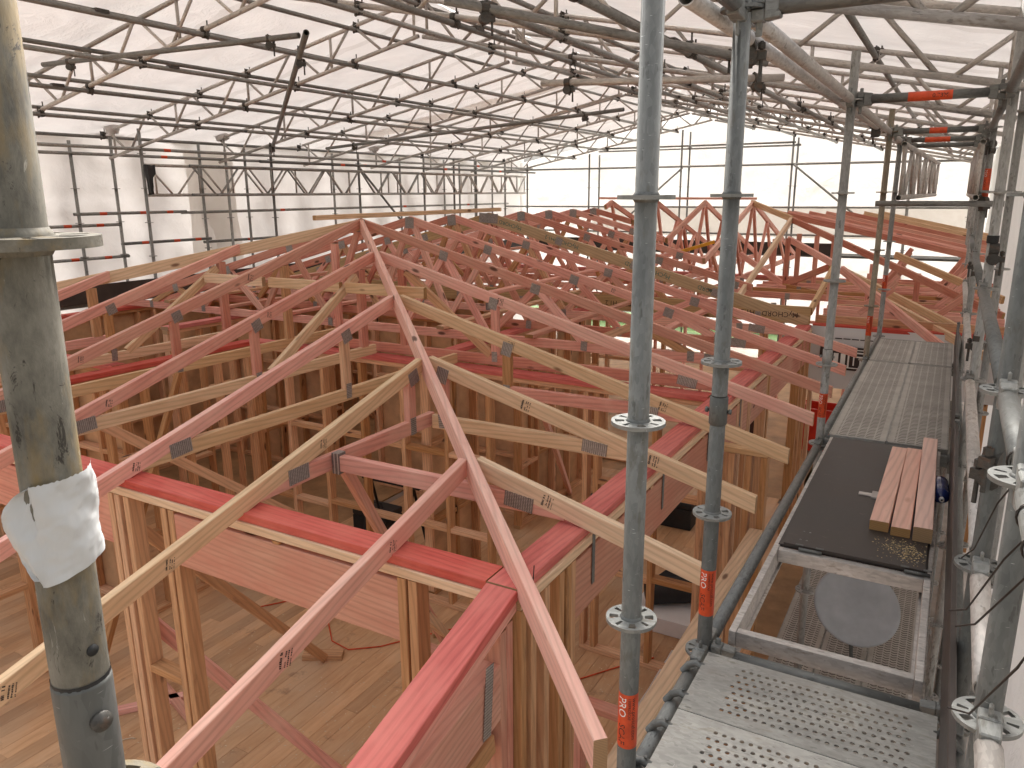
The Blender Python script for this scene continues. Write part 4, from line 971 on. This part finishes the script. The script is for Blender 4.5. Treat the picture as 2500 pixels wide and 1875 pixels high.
# temporary braces
for k, (a, b, mt) in enumerate((((-3.05, 3.3, -1.52), (-3.35, 4.9, FZ+0.04), 'pinklight'), ((-2.35, 2.55, -1.55), (-3.5, 5.1, FZ+0.05), 'pine'), ((-4.3, 2.55, -1.75), (-4.35, 4.35, FZ+0.06), 'tan'), ((-5.2, 3.1, -1.52), (-4.6, 5.4, -3.4), 'tan'), ((-3.0, 5.75, -1.7), (-4.15, 8.9, FZ+0.02), 'pinklight'), ((-2.0, 5.75, -1.75), (-3.3, 8.6, FZ+0.02), 'pinklight'), ((-6.25, 4.6, -1.6), (-5.4, 2.8, FZ+0.02), 'tan'), ((-3.9, 2.5, -2.4), (-3.3, 3.4, FZ+0.02), 'pink'))):
    o = timber('timber_prop', None, a, b, 0.045, 0.075, mt); tag(o, 'slanting temporary timber prop '+('under the first right rafter', 'by the near corner, footed on the floor', 'footed on a block in the near room', 'leaning in the left room', 'leaning behind the inner wall, left one', 'leaning behind the inner wall, right one', 'against the left inner wall', 'low beside the double studs')[k], 'prop', 'temporary props')
o = timber('floor_block', None, (-4.55, 4.28, FZ+0.05), (-4.25, 4.45, FZ+0.05), 0.11, 0.05, 'tan'); tag(o, 'short timber block under a prop on the near floor', 'block')

# ------------------------------------------------------------------ roof framing
def stamp(par, p, nrm, along, seed):
    if random.random() < 0.3: return
    a = Vector(along)+Vector((random.uniform(-.08, .08), random.uniform(-.08, .08), 0)); decal('ink_stamp', par, stamp_mesh(seed % 11), 'ink', p, nrm, a, random.uniform(0.62, 0.9))
def pick(i, seq): return seq[i % len(seq)]
W2 = 0.0225
# hip rafter
def hip_pt(x, dz=-0.006): y = (zR(x)-zF(0))/0.270; return Vector((x, y, zR(x)+dz))
A, B = hip_pt(-5.60), hip_pt(-0.735)
t = thing('hip_rafter', 'long pale pink hip rafter descending to the near corner', 'rafter', (B.x, B.y, B.z))
hp = timber('rafter', t, A, B, 0.045, 0.115, 'pinklight', plumb1=True)
put('nail', path_mesh([hip_pt(-1.27)+Vector((0.02, 0.02, -0.02)), hip_pt(-1.27)+Vector((0.035, 0.0, 0.055))], 0.0022, 6), M['wire'], t)
Al, Bl = A.copy(), Vector((2*XR+0.735, hip_pt(-0.735).y, B.z)); Al.x = 2*XR-A.x
t = thing('hip_rafter', 'hip rafter on the left, falling away towards the left eaves', 'rafter', Bl); timber('rafter', t, Al, Bl, 0.045, 0.115, 'pine')
# right-hand jacks J1..J4 (planes of constant Y)
JY = [2.977, 3.881, 4.758, 5.677]
for i, y in enumerate(JY):
    xh = hipx(y)+0.035; mt = ('pine', 'pine', 'pine', 'pinklight')[i]; yc = y+W2
    t = thing('jack_truss', ('nearest', 'second', 'third', 'fourth')[i]+' right-hand jack rafter truss from the near corner', 'truss', (-1.385, yc, PZ), 'right jack trusses')
    tl = (-0.775, -0.745, -0.738, -0.733)[i]
    timber('top_chord', t, (xh, yc, zR(xh)), (tl, yc, zR(tl)), 0.045, 0.09, mt, plumb0=True, plumb1=True)
    xe = -2.80 if i < 3 else -5.4
    timber('bottom_chord', t, (-1.42, yc+0.001, -1.386), (xe, yc+0.001, -1.386), 0.044, 0.088, ('pink' if i == 0 else 'pine' if i == 1 else 'pink'))
    nail_plate(t, (-1.66, y, -1.425), (0, -1, 0), (1, 0, -0.12), 0.155, 0.075)
    if i:
        xv = (0, -2.72, -2.75, -3.4)[i]; 
        stud('web', t, xv, yc, -1.386, zR(xv)-0.095, 0.07, 0.045, pick(i, ('pink', 'pink', 'tan')))
        nail_plate(t, (xv, y, zR(xv)-0.085), (0, -1, 0), (1, 0, -0.26), 0.085, 0.10); nail_plate(t, (xv, y, -1.41), (0, -1, 0), (0, 0, 1), 0.09, 0.055)
    else:
        put('joist_hanger', box_mesh(0.05, 0.06, 0.12, 0.004), M['nailplate'], t, Matrix.Translation((-2.80, yc, -1.43)))
    if i == 3:
        for xv in (-4.4, -5.2): stud('web', t, xv, yc, -1.386, zR(xv)-0.095, 0.07, 0.045, 'pink')
        timber('web', t, (-3.45, yc, -1.39), (-4.35, yc, zR(-4.35)-0.10), 0.045, 0.07, 'tan', top=False)
    for q in (0.33, 0.72):
        xs = xh+(tl-xh)*q; stamp(t, (xs, y, zR(xs)-0.045), (0, -1, 0), (0.26, 0, 1), i+int(q*10))
# front jacks (planes of constant X), L1..L5 to the hip, then to the left hip
LX = [-1.928, -2.828, -3.739, -4.662, -5.614, -6.51, -7.42, -8.33, -9.23]
LM = ['pinklight', 'pine', 'pink', 'pink', 'pinklight', 'pink', 'pink', 'pink', 'pink']
for i, x in enumerate(LX):
    xm = x if x > XR else 2*XR-x
    yh = ((zR(xm)-zF(0))/0.27)-0.035 if x != LX[4] else hip_pt(-5.6).y-0.02
    xc = x-W2; yt = (0.95, 0.75, 1.0, 1.2, 1.3)[i] if i < 5 else 1.65
    t = thing('jack_truss', NTH[i]+' front jack rafter truss counted from the near corner leftwards', 'truss', (xc, 2.42, PZ), 'front jack trusses')
    timber('top_chord', t, (xc, yh, zF(yh)), (xc, yt, zF(yt)), 0.045, 0.09, LM[i], plumb0=True, plumb1=True)
    if i: 
        timber('bottom_chord', t, (xc, 2.46, -1.386), (xc, (2.4, 3.95, 5.6, 5.6, 6.5, 5.6, 4.8, 4.0, 3.2)[i], -1.386), 0.044, 0.088, ('pink', 'pink', 'pine', 'pine', 'pine', 'pine', 'pink', 'pink', 'pink')[i])
        nail_plate(t, (x, 2.72, -1.415), (1, 0, 0), (0, 1, 0.05), 0.145, 0.085)
        if i < 6:
            yv = 3.72 if i == 1 else 4.16
            stud('web', t, xc, yv, -1.387, zF(yv)-0.10, 0.045, 0.07, pick(i, ('pink', 'pink', 'tan')))
            nail_plate(t, (x, yv+0.02, zF(yv)-0.075), (1, 0, 0), (0, 1, 0.35), 0.095, 0.09); nail_plate(t, (x, yv, -1.41), (1, 0, 0), (0, 0, 1), 0.11, 0.055)
        if 2 < i < 7:
            yv2 = 5.45 if i != 6 else 4.6
            if yv2 < yh: stud('web', t, xc, yv2, -1.387, zF(yv2)-0.10, 0.045, 0.09, pick(i, ('tan', 'pink')))
            timber('web', t, (xc, yv2-0.06, zF(yv2)-0.16), (xc, 4.3, -1.40), 0.045, 0.075, 'pine', top=False) if i in (3, 5) else None
    for q in (0.3, 0.62, 0.85):
        ys = yh+(yt-yh)*q; stamp(t, (x, ys, zF(ys)-0.045), (1, 0, 0), (0, 0.27, 1), i*3+int(q*10))
# level ties between the front jacks
for k, (x0, x1) in enumerate(((-3.78, -4.63), (-4.70, -5.58), (-5.66, -6.47))):
    o = timber('blocking_piece', None, (x0, 5.20, -0.76), (x1, 5.20, -0.76), 0.045, 0.09, 'pine'); tag(o, ('right', 'middle', 'left')[k]+' level tie between front jack trusses below the apex', 'blocking', 'level ties below the apex')
# ridge piece lying over the near trusses
o = timber('ridge_strap', None, (-5.68, 5.95, zR(-5.62)+0.05), (-5.60, 9.55, zR(-5.62)+0.062), 0.045, 0.05, 'pine'); tag(o, 'loose pale batten lying along the near end of the ridge', 'batten')
# full trusses on the main ridge
TY = [6.58, 7.47, 8.37, 9.26, 10.18, 11.09, 11.99, 12.86]
HX = (-1.31, XR)
for i, y in enumerate(TY):
    girder = i == 3; mt = ('pinklight', 'pink', 'pink', 'lvl', 'pink', 'pink', 'pink', 'pink')[i]; yc = y+W2
    t = thing('roof_truss', (NTH[i]+' full-width roof truss from the hip apex') if not girder else 'printed structural timber girder truss with deep beam', 'truss', (XR, yc, PZ), None if girder else 'main roof trusses')
    tail = -0.725 if i < 3 else (-1.33 if girder else -1.31-1.01*(y-9.3))
    dep = 0.14 if girder else 0.09
    timber('top_chord', t, (XR, yc, zR(XR)), (tail, yc, zR(tail)), 0.045, dep, mt, plumb0=True, plumb1=not girder)
    ltail = 2*XR+0.725
    timber('top_chord', t, (XR, yc, zL(XR)), (ltail, yc, zL(ltail)), 0.045, dep, mt if i else 'pink', plumb0=True, plumb1=True)
    bc = -1.386
    if girder:
        timber('bottom_chord', t, (-1.33, yc+0.002, -1.285), (-9.9, yc+0.002, -1.285), 0.045, 0.20, 'lvl')
        for x0, sz, body, mt2 in ((-2.46, 0.085, 'MyCHORD', 'ink'), (-2.95, 0.085, 'H1.2', 'ink'), (-4.2, 0.085, 'MyCHORD', 'ink'), (-4.69, 0.085, 'H1.2', 'ink')):
            me = text_mesh(body, sz); decal('lettering', t, me, mt2, (x0+1.0, y, -1.385), (0, -1, 0), (-1, 0, 0))
        for x0 in (-5.4, -4.9, -4.55, -3.55, -3.3, -2.6):
            me = text_mesh(pick(int(-x0*10), ('MyCHORD', 'H1.2', 'MyCHORD')), 0.075); decal('lettering', t, me, 'inkgreen', (x0+0.3, y, zR(x0+0.3)-0.07), (0, -1, 0), (-1, 0, 0.265))
    else:
        timber('bottom_chord', t, (-1.40 if i < 3 else tail-0.1, yc+0.001, bc), (-9.85, yc+0.001, bc), 0.044, 0.088, pick(i, ('pink', 'pink', 'pinklight')))
    if i < 3: nail_plate(t, (-1.72, y, -1.425), (0, -1, 0), (1, 0, -0.1), 0.17, 0.08); 
    nail_plate(t, (XR, y, zR(XR)-0.075), (0, -1, 0), (1, 0, 0), 0.30 if girder else 0.125, 0.13)
    run = abs(HX[1]-HX[0])
    top_n = [0.26, 0.50, 0.75]; bot_n = [0.14, 0.38, 0.63, 0.88]
    for sgn in (1, -1):
        tx = [XR+sgn*run*(1-f) for f in top_n]; bx_ = [XR+sgn*run*(1-f) for f in bot_n]
        zz = (lambda x: zR(x)) if sgn > 0 else (lambda x: zL(x))
        apex = XR
        for xa, xb in ((tx[0], bx_[0]), (tx[0], bx_[1]), (tx[1], bx_[1]), (tx[1], bx_[2]), (tx[2], bx_[2]), (tx[2], bx_[3]), (apex+sgn*0.03, bx_[3])):
            if sgn > 0 and i > 3 and max(xa, xb) > tail-0.1: continue
            timber('web', t, (xa, yc+0.0015, zz(xa)-0.07), (xb, yc+0.0015, bc-0.02), 0.043, 0.07, pick(i+int(xa*7), ('pink', 'pink', 'pinklight', 'tan')), top=False)
        for xa in tx:
            if sgn > 0 and i > 3 and xa > tail-0.1: continue
            nail_plate(t, (xa, y, zz(xa)-0.075), (0, -1, 0), (1, 0, -sgn*0.265), 0.10, 0.095)
        for xb in bx_: nail_plate(t, (xb, y, bc-0.03), (0, -1, 0), (0, 0, 1), 0.09, 0.065)
    if sgn and not girder:
        for q in (0.25, 0.6): xs = XR+run*q; stamp(t, (xs, y, zR(xs)-0.045), (0, -1, 0), (0.26, 0, 1), i*2+int(q*10)) if (i < 3 or xs < tail-0.2) else None
for k, (x, z) in enumerate(((-2.45, -1.34), (-3.5, -1.34), (-4.55, -1.34), (-6.7, -1.34), (-7.8, -1.34), (-8.9, -1.34), (-4.1, -0.98), (-7.1, -0.98))):
    y1 = 9.2 if x > -3 else 13.2
    o = timber('truss_runner', None, (x, 6.5, z), (x, y1, z), 0.09, 0.035, pick(k, ('pink', 'pinklight', 'tan'))); tag(o, NTH[k]+' of the long bracing runners nailed across the main trusses, from the right', 'bracing', 'runners across the main trusses')
# ------------------------------------------------------------------ wing behind (ridge along X)
WY = 14.0; zW = lambda y: -1.40+0.268*(y-9.3) if y <= WY else -1.40+0.268*(2*WY-y-9.3)
o = timber('ridge_board', None, (-6.0, WY, zW(WY)+0.055), (-3.05, WY, zW(WY)+0.045), 0.045, 0.04, 'pink'); tag(o, 'thin pink board along the ridge of the back wing', 'batten')
for i, x in enumerate((-5.75, -4.85, -3.95, -3.1)):
    vy = 9.3+max(0.0, (-1.31-x)/1.01)
    t = thing('wing_truss', NTH[i]+' truss from the left under the back wing ridge', 'truss', (x, WY, PZ), 'back wing trusses')
    timber('top_chord', t, (x, WY, zW(WY)), (x, max(vy, 9.4), zW(max(vy, 9.4))), 0.045, 0.09, 'pinklight' if i > 1 else 'pink'); timber('top_chord', t, (x, WY, zW(WY)), (x, 18.6, zW(18.6)), 0.045, 0.09, 'pink')
    timber('bottom_chord', t, (x, max(9.45, vy), -1.386), (x, 18.6, -1.386), 0.044, 0.088, 'pink')
    for ya, yb in ((WY-0.03, 13.4), (WY+0.03, 14.6), (12.75, 13.4), (12.75, 12.1), (15.25, 14.6), (15.25, 15.9), (11.5, 12.1), (16.5, 15.9), (16.5, 17.2), (11.5, 10.8)):
        if ya < vy+0.1 or yb < vy: continue
        timber('web', t, (x+0.001, ya, zW(ya)-0.07), (x+0.001, yb, -1.40), 0.043, 0.07, pick(int(ya*9), ('pink', 'pinklight', 'pink')), top=False)
def wing_member(a, b, mt, lab, h=0.09, name='wing_rafter'):
    o = timber(name, None, a, b, 0.045, h, mt); tag(o, lab, 'rafter'); return o
wing_member((-3.12, 13.97, zW(WY)), (-2.27, 13.10, -0.385), 'pine', 'short pale upper piece of the back wing hip')
wing_member((-2.27, 13.08, -0.392), (0.6, 10.31, -1.36), 'pink', 'long lower pink hip of the back wing running right')
wing_member((-2.29, 13.05, zW(13.05)), (-2.29, 9.85, zW(9.85)), 'pine', 'pale rafter falling towards the camera from the wing hip')
wing_member((-1.345, 11.15, zW(11.15)), (-1.345, 9.32, -1.30), 'pine', 'short pale rafter meeting the girder beam end')
wing_member((-2.24, 12.75, -0.68), (-1.33, 11.18, -0.92), 'pink', 'set-down pink hip between the two pale wing rafters')
wing_member((-1.18, 11.0, -0.99), (0.55, 9.27, -1.56), 'pine', 'upper of two pale rafters above the mesh walkway end')
wing_member((-0.62, 10.04, -1.225), (0.5, 8.92, -1.62), 'pine', 'lower of two pale rafters above the mesh walkway end')
wing_member((-1.12, 10.02, -0.87), (0.05, 8.86, -1.525), 'pink', 'steep pink rafter ending at the far walkway plank')
wing_member((-0.67, 12.0, -0.82), (0.6, 10.73, -1.22), 'pine', 'pale rafter halfway up the fanned wing slope')
for k, y in enumerate((13.5, 13.95, 14.4, 14.85, 15.3, 15.8, 16.4, 17.0, 17.6)):
    x0 = -2.6+0.1*k if k < 2 else -2.95+max(0, (y-14))*0.45
    o = timber('wing_rafter', None, (x0, y, -0.30-0.012*k), (0.85, y, -0.30-0.012*k-0.215*(0.85-x0)), 0.045, 0.09, ('pink', 'pink', 'pinklight', 'pink', 'pink', 'pinklight', 'pink', 'pine', 'pine')[k]); tag(o, NTH[k]+' of the fanned rafters on the back wing, counted upwards', 'rafter', 'fanned wing rafters')
# upright and crossing members under the wing hip
t = thing('wing_bracing', 'cluster of upright webs and ties under the wing hip', 'bracing', (-1.9, 12.0, PZ))
for x, y, mt in ((-2.2, 12.45, 'pink'), (-2.05, 12.5, 'pinklight'), (-1.85, 12.9, 'pink'), (-1.6, 12.9, 'pink'), (-1.4, 11.3, 'pink'), (-0.9, 11.1, 'pink'), (-1.0, 12.6, 'pink'), (-0.35, 11.4, 'pink'), (-2.5, 13.0, 'pink')): stud('upright', t, x, y, -1.45, -0.75+0.2*rnd() if x < -1.5 else -1.05, 0.07, 0.045, mt)
for a, b, mt in (((-2.2, 12.45, -1.40), (-3.2, 11.2, -1.42), 'pink'), ((-2.2, 12.45, -1.35), (-1.5, 11.8, -1.0), 'pink'), ((-2.2, 12.4, -1.38), (-0.9, 11.2, -1.42), 'tan'), ((-2.2, 12.45, -1.36), (-3.0, 12.9, -0.95), 'pink'), ((-1.3, 9.5, -1.40), (0.6, 9.5, -1.40), 'tan'), ((-1.3, 10.4, -1.40), (0.6, 10.4, -1.40), 'pink'), ((-1.3, 11.2, -1.40), (0.7, 11.2, -1.40), 'tan'), ((-1.2, 12.1, -1.40), (0.8, 12.1, -1.40), 'pink'), ((-1.2, 13.0, -1.40), (0.8, 13.0, -1.40), 'pink'), ((-1.2, 14.0, -1.40), (0.8, 14.0, -1.40), 'pink')): timber('tie', t, a, b, 0.045, 0.09, mt)
for k in range(9):
    y = 9.9+0.45*k; timber('tie', t, (-1.3 if y < 11 else -2.6, y+0.2, -1.40), (0.8, y+0.2, -1.40), 0.045, 0.09, pick(k, ('pink', 'tan', 'pink')))
    for x in (-0.9, -0.1):
        zt = -1.30+0.03*k; timber('web', t, (x+0.1*(k % 2), y+0.2, -1.44), (x+0.35, y+0.2, zt+0.18), 0.045, 0.07, pick(k+int(x*3), ('pink', 'pinklight')), top=False)
# wrapped wing wall facing the camera, with the wrap maker's print
t = thing('wrapped_wall', 'white building-wrap wall with bold black logo past the right wall', 'wall', (-0.5, 9.35, FZ))
k = NT('white_building_wrap'); nb_ = k.noise(k.coord(), 2.0, 4); k.bump(nb_, 0.3, 0.02); M['wrap'] = k.fin(k.ramp(nb_, [(0.3, (0.60, 0.585, 0.58)), (0.7, (0.70, 0.69, 0.68))]), 0.5, 0, 0.3)
ws = sheet_grid('wrap_sheet', lambda u, v: (-1.33+2.2*u, 9.36-0.012*math.sin(u*14)*v-0.02*wob(u*8, v*5), -2.22+(0.715)*v), 40, 14, 'wrap', kind=None, parent=t)
timber('red_plate', t, (-1.31, 9.42, -1.488), (0.9, 9.42, -1.488), 0.12, 0.045, 'red')
for x in (-1.28, -0.7, -0.1, 0.5): stud('stud', t, x, 9.43, FZ, -1.54, 0.045, 0.09, 'tan')
lg = thing('x', None, None) if False else None
def wrapdecal(lo, hi, mat, d=0.012): return box('logo_print', ws, (lo[0], 9.345-d, lo[1]), (hi[0], 9.345-d+0.002, hi[1]), mat)
wrapdecal((-1.20, -1.99), (-0.55, -1.72), 'ink'); wrapdecal((-1.17, -1.965), (-0.58, -1.745), 'whiteprint', 0.0125)
wrapdecal((-1.20, -1.99), (-1.10, -1.72), 'ink', 0.0128); wrapdecal((-0.88, -1.955), (-0.60, -1.755), 'ink', 0.013)
for xx in (-1.06, -0.985, -0.91): wrapdecal((xx-0.012, -1.955), (xx+0.012, -1.76), 'ink', 0.0128)
wrapdecal((-1.06, -1.80), (-0.92, -1.77), 'ink', 0.013)
for xx in (-0.84, -0.77, -0.70): wrapdecal((xx, -1.93), (xx+0.014, -1.82), 'whiteprint', 0.0135)
wrapdecal((-0.84, -1.835), (-0.66, -1.82), 'whiteprint', 0.0136); wrapdecal((-0.85, -1.79), (-0.64, -1.775), 'whiteprint', 0.0136); wrapdecal((-0.655, -1.93), (-0.64, -1.79), 'whiteprint', 0.0136)
x = -1.05
while x < -0.2: wrapdecal((x, -1.636), (x+0.075, -1.624), 'ink'); x += 0.088
me = text_mesh('THERMAKRAFT', 0.06); put('lettering', me, M['ink'], ws, Matrix.Translation((-0.55, 9.33, -1.685)) @ Matrix.Rotation(math.pi/2, 4, 'X'))
# ------------------------------------------------------------------ small things about the house
t = thing('membrane_roll', 'roll of black building paper on a white foam block', 'roll', (-1.9, 6.0, FZ))
put('roll', lathe_mesh([(0, 0.03), (0.0, 0.125), (0.01, 0.13), (0.62, 0.13), (0.63, 0.125), (0.63, 0.03)], 24), M['membrane'], t, frame((-2.15, 6.35, FZ+0.29), (-1.62, 6.7, FZ+0.29)))
sheet_grid('loose_end', lambda u, v: (-2.1+0.5*u+0.28*v, 6.38+0.36*u+0.42*v, FZ+0.41+0.10*math.sin(v*2.6)-0.03*v), 8, 8, 'membrane', kind=None, parent=t)
o = box('foam_block', None, (-2.25, 6.15, FZ+0.002), (-1.5, 6.75, FZ+0.155), 'foam', 0.01); tag(o, 'white polystyrene block under the black roll', 'foam block')
sheet_grid('plastic_offcut', lambda u, v: (-1.75+0.5*u, 5.0+0.9*v+0.2*u, FZ+0.03+0.03*wob(u*8, v*9, 1, 1.2)), 12, 14, 'sheet', kind=None)
tag(D.objects['plastic_offcut'], 'crumpled clear plastic on the verandah floor', 'plastic')
pts = [(-2.55+0.16*math.cos(a*1.3)*(1-a/14)+0.012*a, 3.55+0.14*math.sin(a*1.1)*(1-a/16), FZ+0.012+0.004*math.sin(a*2)) for a in [i*0.35 for i in range(30)]]
tag(put('string_coil', path_mesh(pts, 0.004, 6), M['string']), 'loose coil of cream string on the floor by the right wall', 'string')
pts = [(-5.35+0.03*i, 2.62+0.10*math.sin(i*0.55)+0.012*i, FZ+0.006) for i in range(16)]
tag(put('string_coil', path_mesh(pts, 0.004, 6), M['string']), 'wavy cream string on the floor behind the left post', 'string')
def crate(name, lo, hi, mat, lab, cat):
    t = thing(name, lab, cat, ((lo[0]+hi[0])/2, (lo[1]+hi[1])/2, lo[2])); th = 0.02
    box('base', t, lo, (hi[0], hi[1], lo[2]+th), mat)
    box('side', t, (lo[0], lo[1], lo[2]+th), (lo[0]+th, hi[1], hi[2]), mat); box('side', t, (hi[0]-th, lo[1], lo[2]+th), (hi[0], hi[1], hi[2]), mat)
    box('side', t, (lo[0]+th, lo[1], lo[2]+th), (hi[0]-th, lo[1]+th, hi[2]), mat); box('side', t, (lo[0]+th, hi[1]-th, lo[2]+th), (hi[0]-th, hi[1], hi[2]), mat)
    box('rim', t, (lo[0]-0.012, lo[1]-0.012, hi[2]), (hi[0]+0.012, lo[1]+0.012, hi[2]+0.02), mat); box('rim', t, (lo[0]-0.012, hi[1]-0.012, hi[2]), (hi[0]+0.012, hi[1]+0.012, hi[2]+0.02), mat)
crate('plastic_crate', (-5.55, 8.35, FZ+0.001), (-5.05, 8.8, FZ+0.42), 'redplastic', 'red plastic crate on the floor in the dark middle rooms', 'crate')
crate('plastic_crate', (-1.75, 12.1, -3.9), (-1.25, 12.6, -3.25), 'redplastic', 'red plastic tub behind the right wall, by the mesh walkway', 'crate')
for k, (x, y) in enumerate(((-4.75, 8.3), (-3.3, 8.2), (-2.6, 8.6), (-5.6, 6.6))):
    t = thing('tool_case', 'dark tool case on the house floor, '+('beside the red crate', 'left of the red-crate group centre', 'farther right near the right wall', 'in the left middle room')[k], 'case', (x, y, FZ)); c_ = box('body', t, (x-0.25, y-0.16, FZ+0.001), (x+0.25, y+0.16, FZ+0.26), 'black', 0.02); box('lid', t, (x-0.25, y-0.16, FZ+0.265), (x+0.25, y+0.16, FZ+0.34), 'black', 0.02)
    put('handle', path_mesh([(x-0.08, y, FZ+0.34), (x-0.07, y, FZ+0.39), (x+0.07, y, FZ+0.39), (x+0.08, y, FZ+0.34)], 0.012, 8), M['black'], t)
# trestle with dark legs in the middle room
t = thing('work_trestle', 'black folding trestle standing in the left middle room', 'trestle', (-5.2, 6.4, FZ))
box('top_bar', t, (-5.6, 6.36, FZ+0.78), (-4.8, 6.44, FZ+0.84), 'black', 0.005)
for x in (-5.5, -4.9):
    for s in (-0.22, 0.22): put('leg', path_mesh([(x, 6.4, FZ+0.78), (x, 6.4+s, FZ)], 0.016, 8), M['black'], t)
o = timber('spirit_level', None, (-3.62, 11.55, -0.86), (-3.2, 11.95, -0.72), 0.03, 0.05, 'green_tag'); tag(o, 'short yellow spirit level lodged among the back trusses', 'level')
# fence and lawn seen under the far sheeting
t = thing('garden_fence', 'pale horizontal board fence outside beyond the house', 'fence', (-6, 27, GZ))
for k in range(8): box('rail_board', t, (-24, 27.0, GZ+0.2+0.2*k), (6, 27.03, GZ+0.36+0.2*k), 'foam')
for x in range(-24, 7, 3): box('post', t, (x-0.05, 27.03, GZ), (x+0.05, 27.13, GZ+1.85), 'foam')

# ------------------------------------------------------------------ floor litter
rr = random.Random(21)
for k, (x, y, L, a, mt, lab) in enumerate(((-3.1, 3.6, 0.34, 0.4, 'pinklight', 'pink offcut on the floor under the near lintel'), (-2.6, 4.6, 0.22, 1.9, 'pine', 'pale offcut on the floor near the corner prop'), (-5.3, 3.0, 0.5, 0.9, 'pink', 'pink stick on the floor behind the left post'), (-3.7, 5.1, 0.28, 2.4, 'tan', 'brown offcut against the inner wall foot'), (-2.3, 3.2, 0.16, 0.2, 'pine', 'small pale block inside the near corner'), (-4.6, 3.2, 0.75, 2.85, 'pinklight', 'long thin pink offcut in the middle of the near floor'))):
    o = timber('floor_offcut', None, (x, y, FZ+0.046), (x+L*math.cos(a), y+L*math.sin(a), FZ+0.046), 0.07, 0.045, mt); tag(o, lab, 'offcut', 'offcuts on the house floor')
vs, fs = [], []
for i in range(2600):
    cx_, cy_, sp = rr.choice(((-3.0, 3.4, 0.5), (-2.4, 4.4, 0.6), (-4.4, 3.5, 0.8), (-2.0, 2.9, 0.3), (-1.9, 5.2, 0.6), (-1.6, 3.6, 0.5)))
    x, y = rr.gauss(cx_, sp), rr.gauss(cy_, sp); s = rr.uniform(0.003, 0.012); a = rr.random()*6.28; b = len(vs); c_, d_ = math.cos(a)*s, math.sin(a)*s; z = FZ+0.002+rr.random()*0.002
    vs += [(x-c_, y-d_, z), (x+d_*.5, y-c_*.5, z+0.001), (x+c_, y+d_, z), (x-d_*.5, y+c_*.5, z)]; fs.append((b, b+1, b+2, b+3))
o = put('wood_chips', pyd(vs, fs), plain('pale_wood_chips', (0.62, 0.50, 0.34), 0.9)); tag(o, 'pale wood chips and sawdust scattered over the house floor', 'wood chips', None, 'stuff')
pts = [(-5.6+0.22*i, 4.6+0.35*math.sin(i*0.8)+0.05*i, FZ+0.009) for i in range(18)]
tag(put('power_lead', path_mesh(pts, 0.006, 6), M['orange']), 'orange power lead winding over the inner room floor', 'lead')
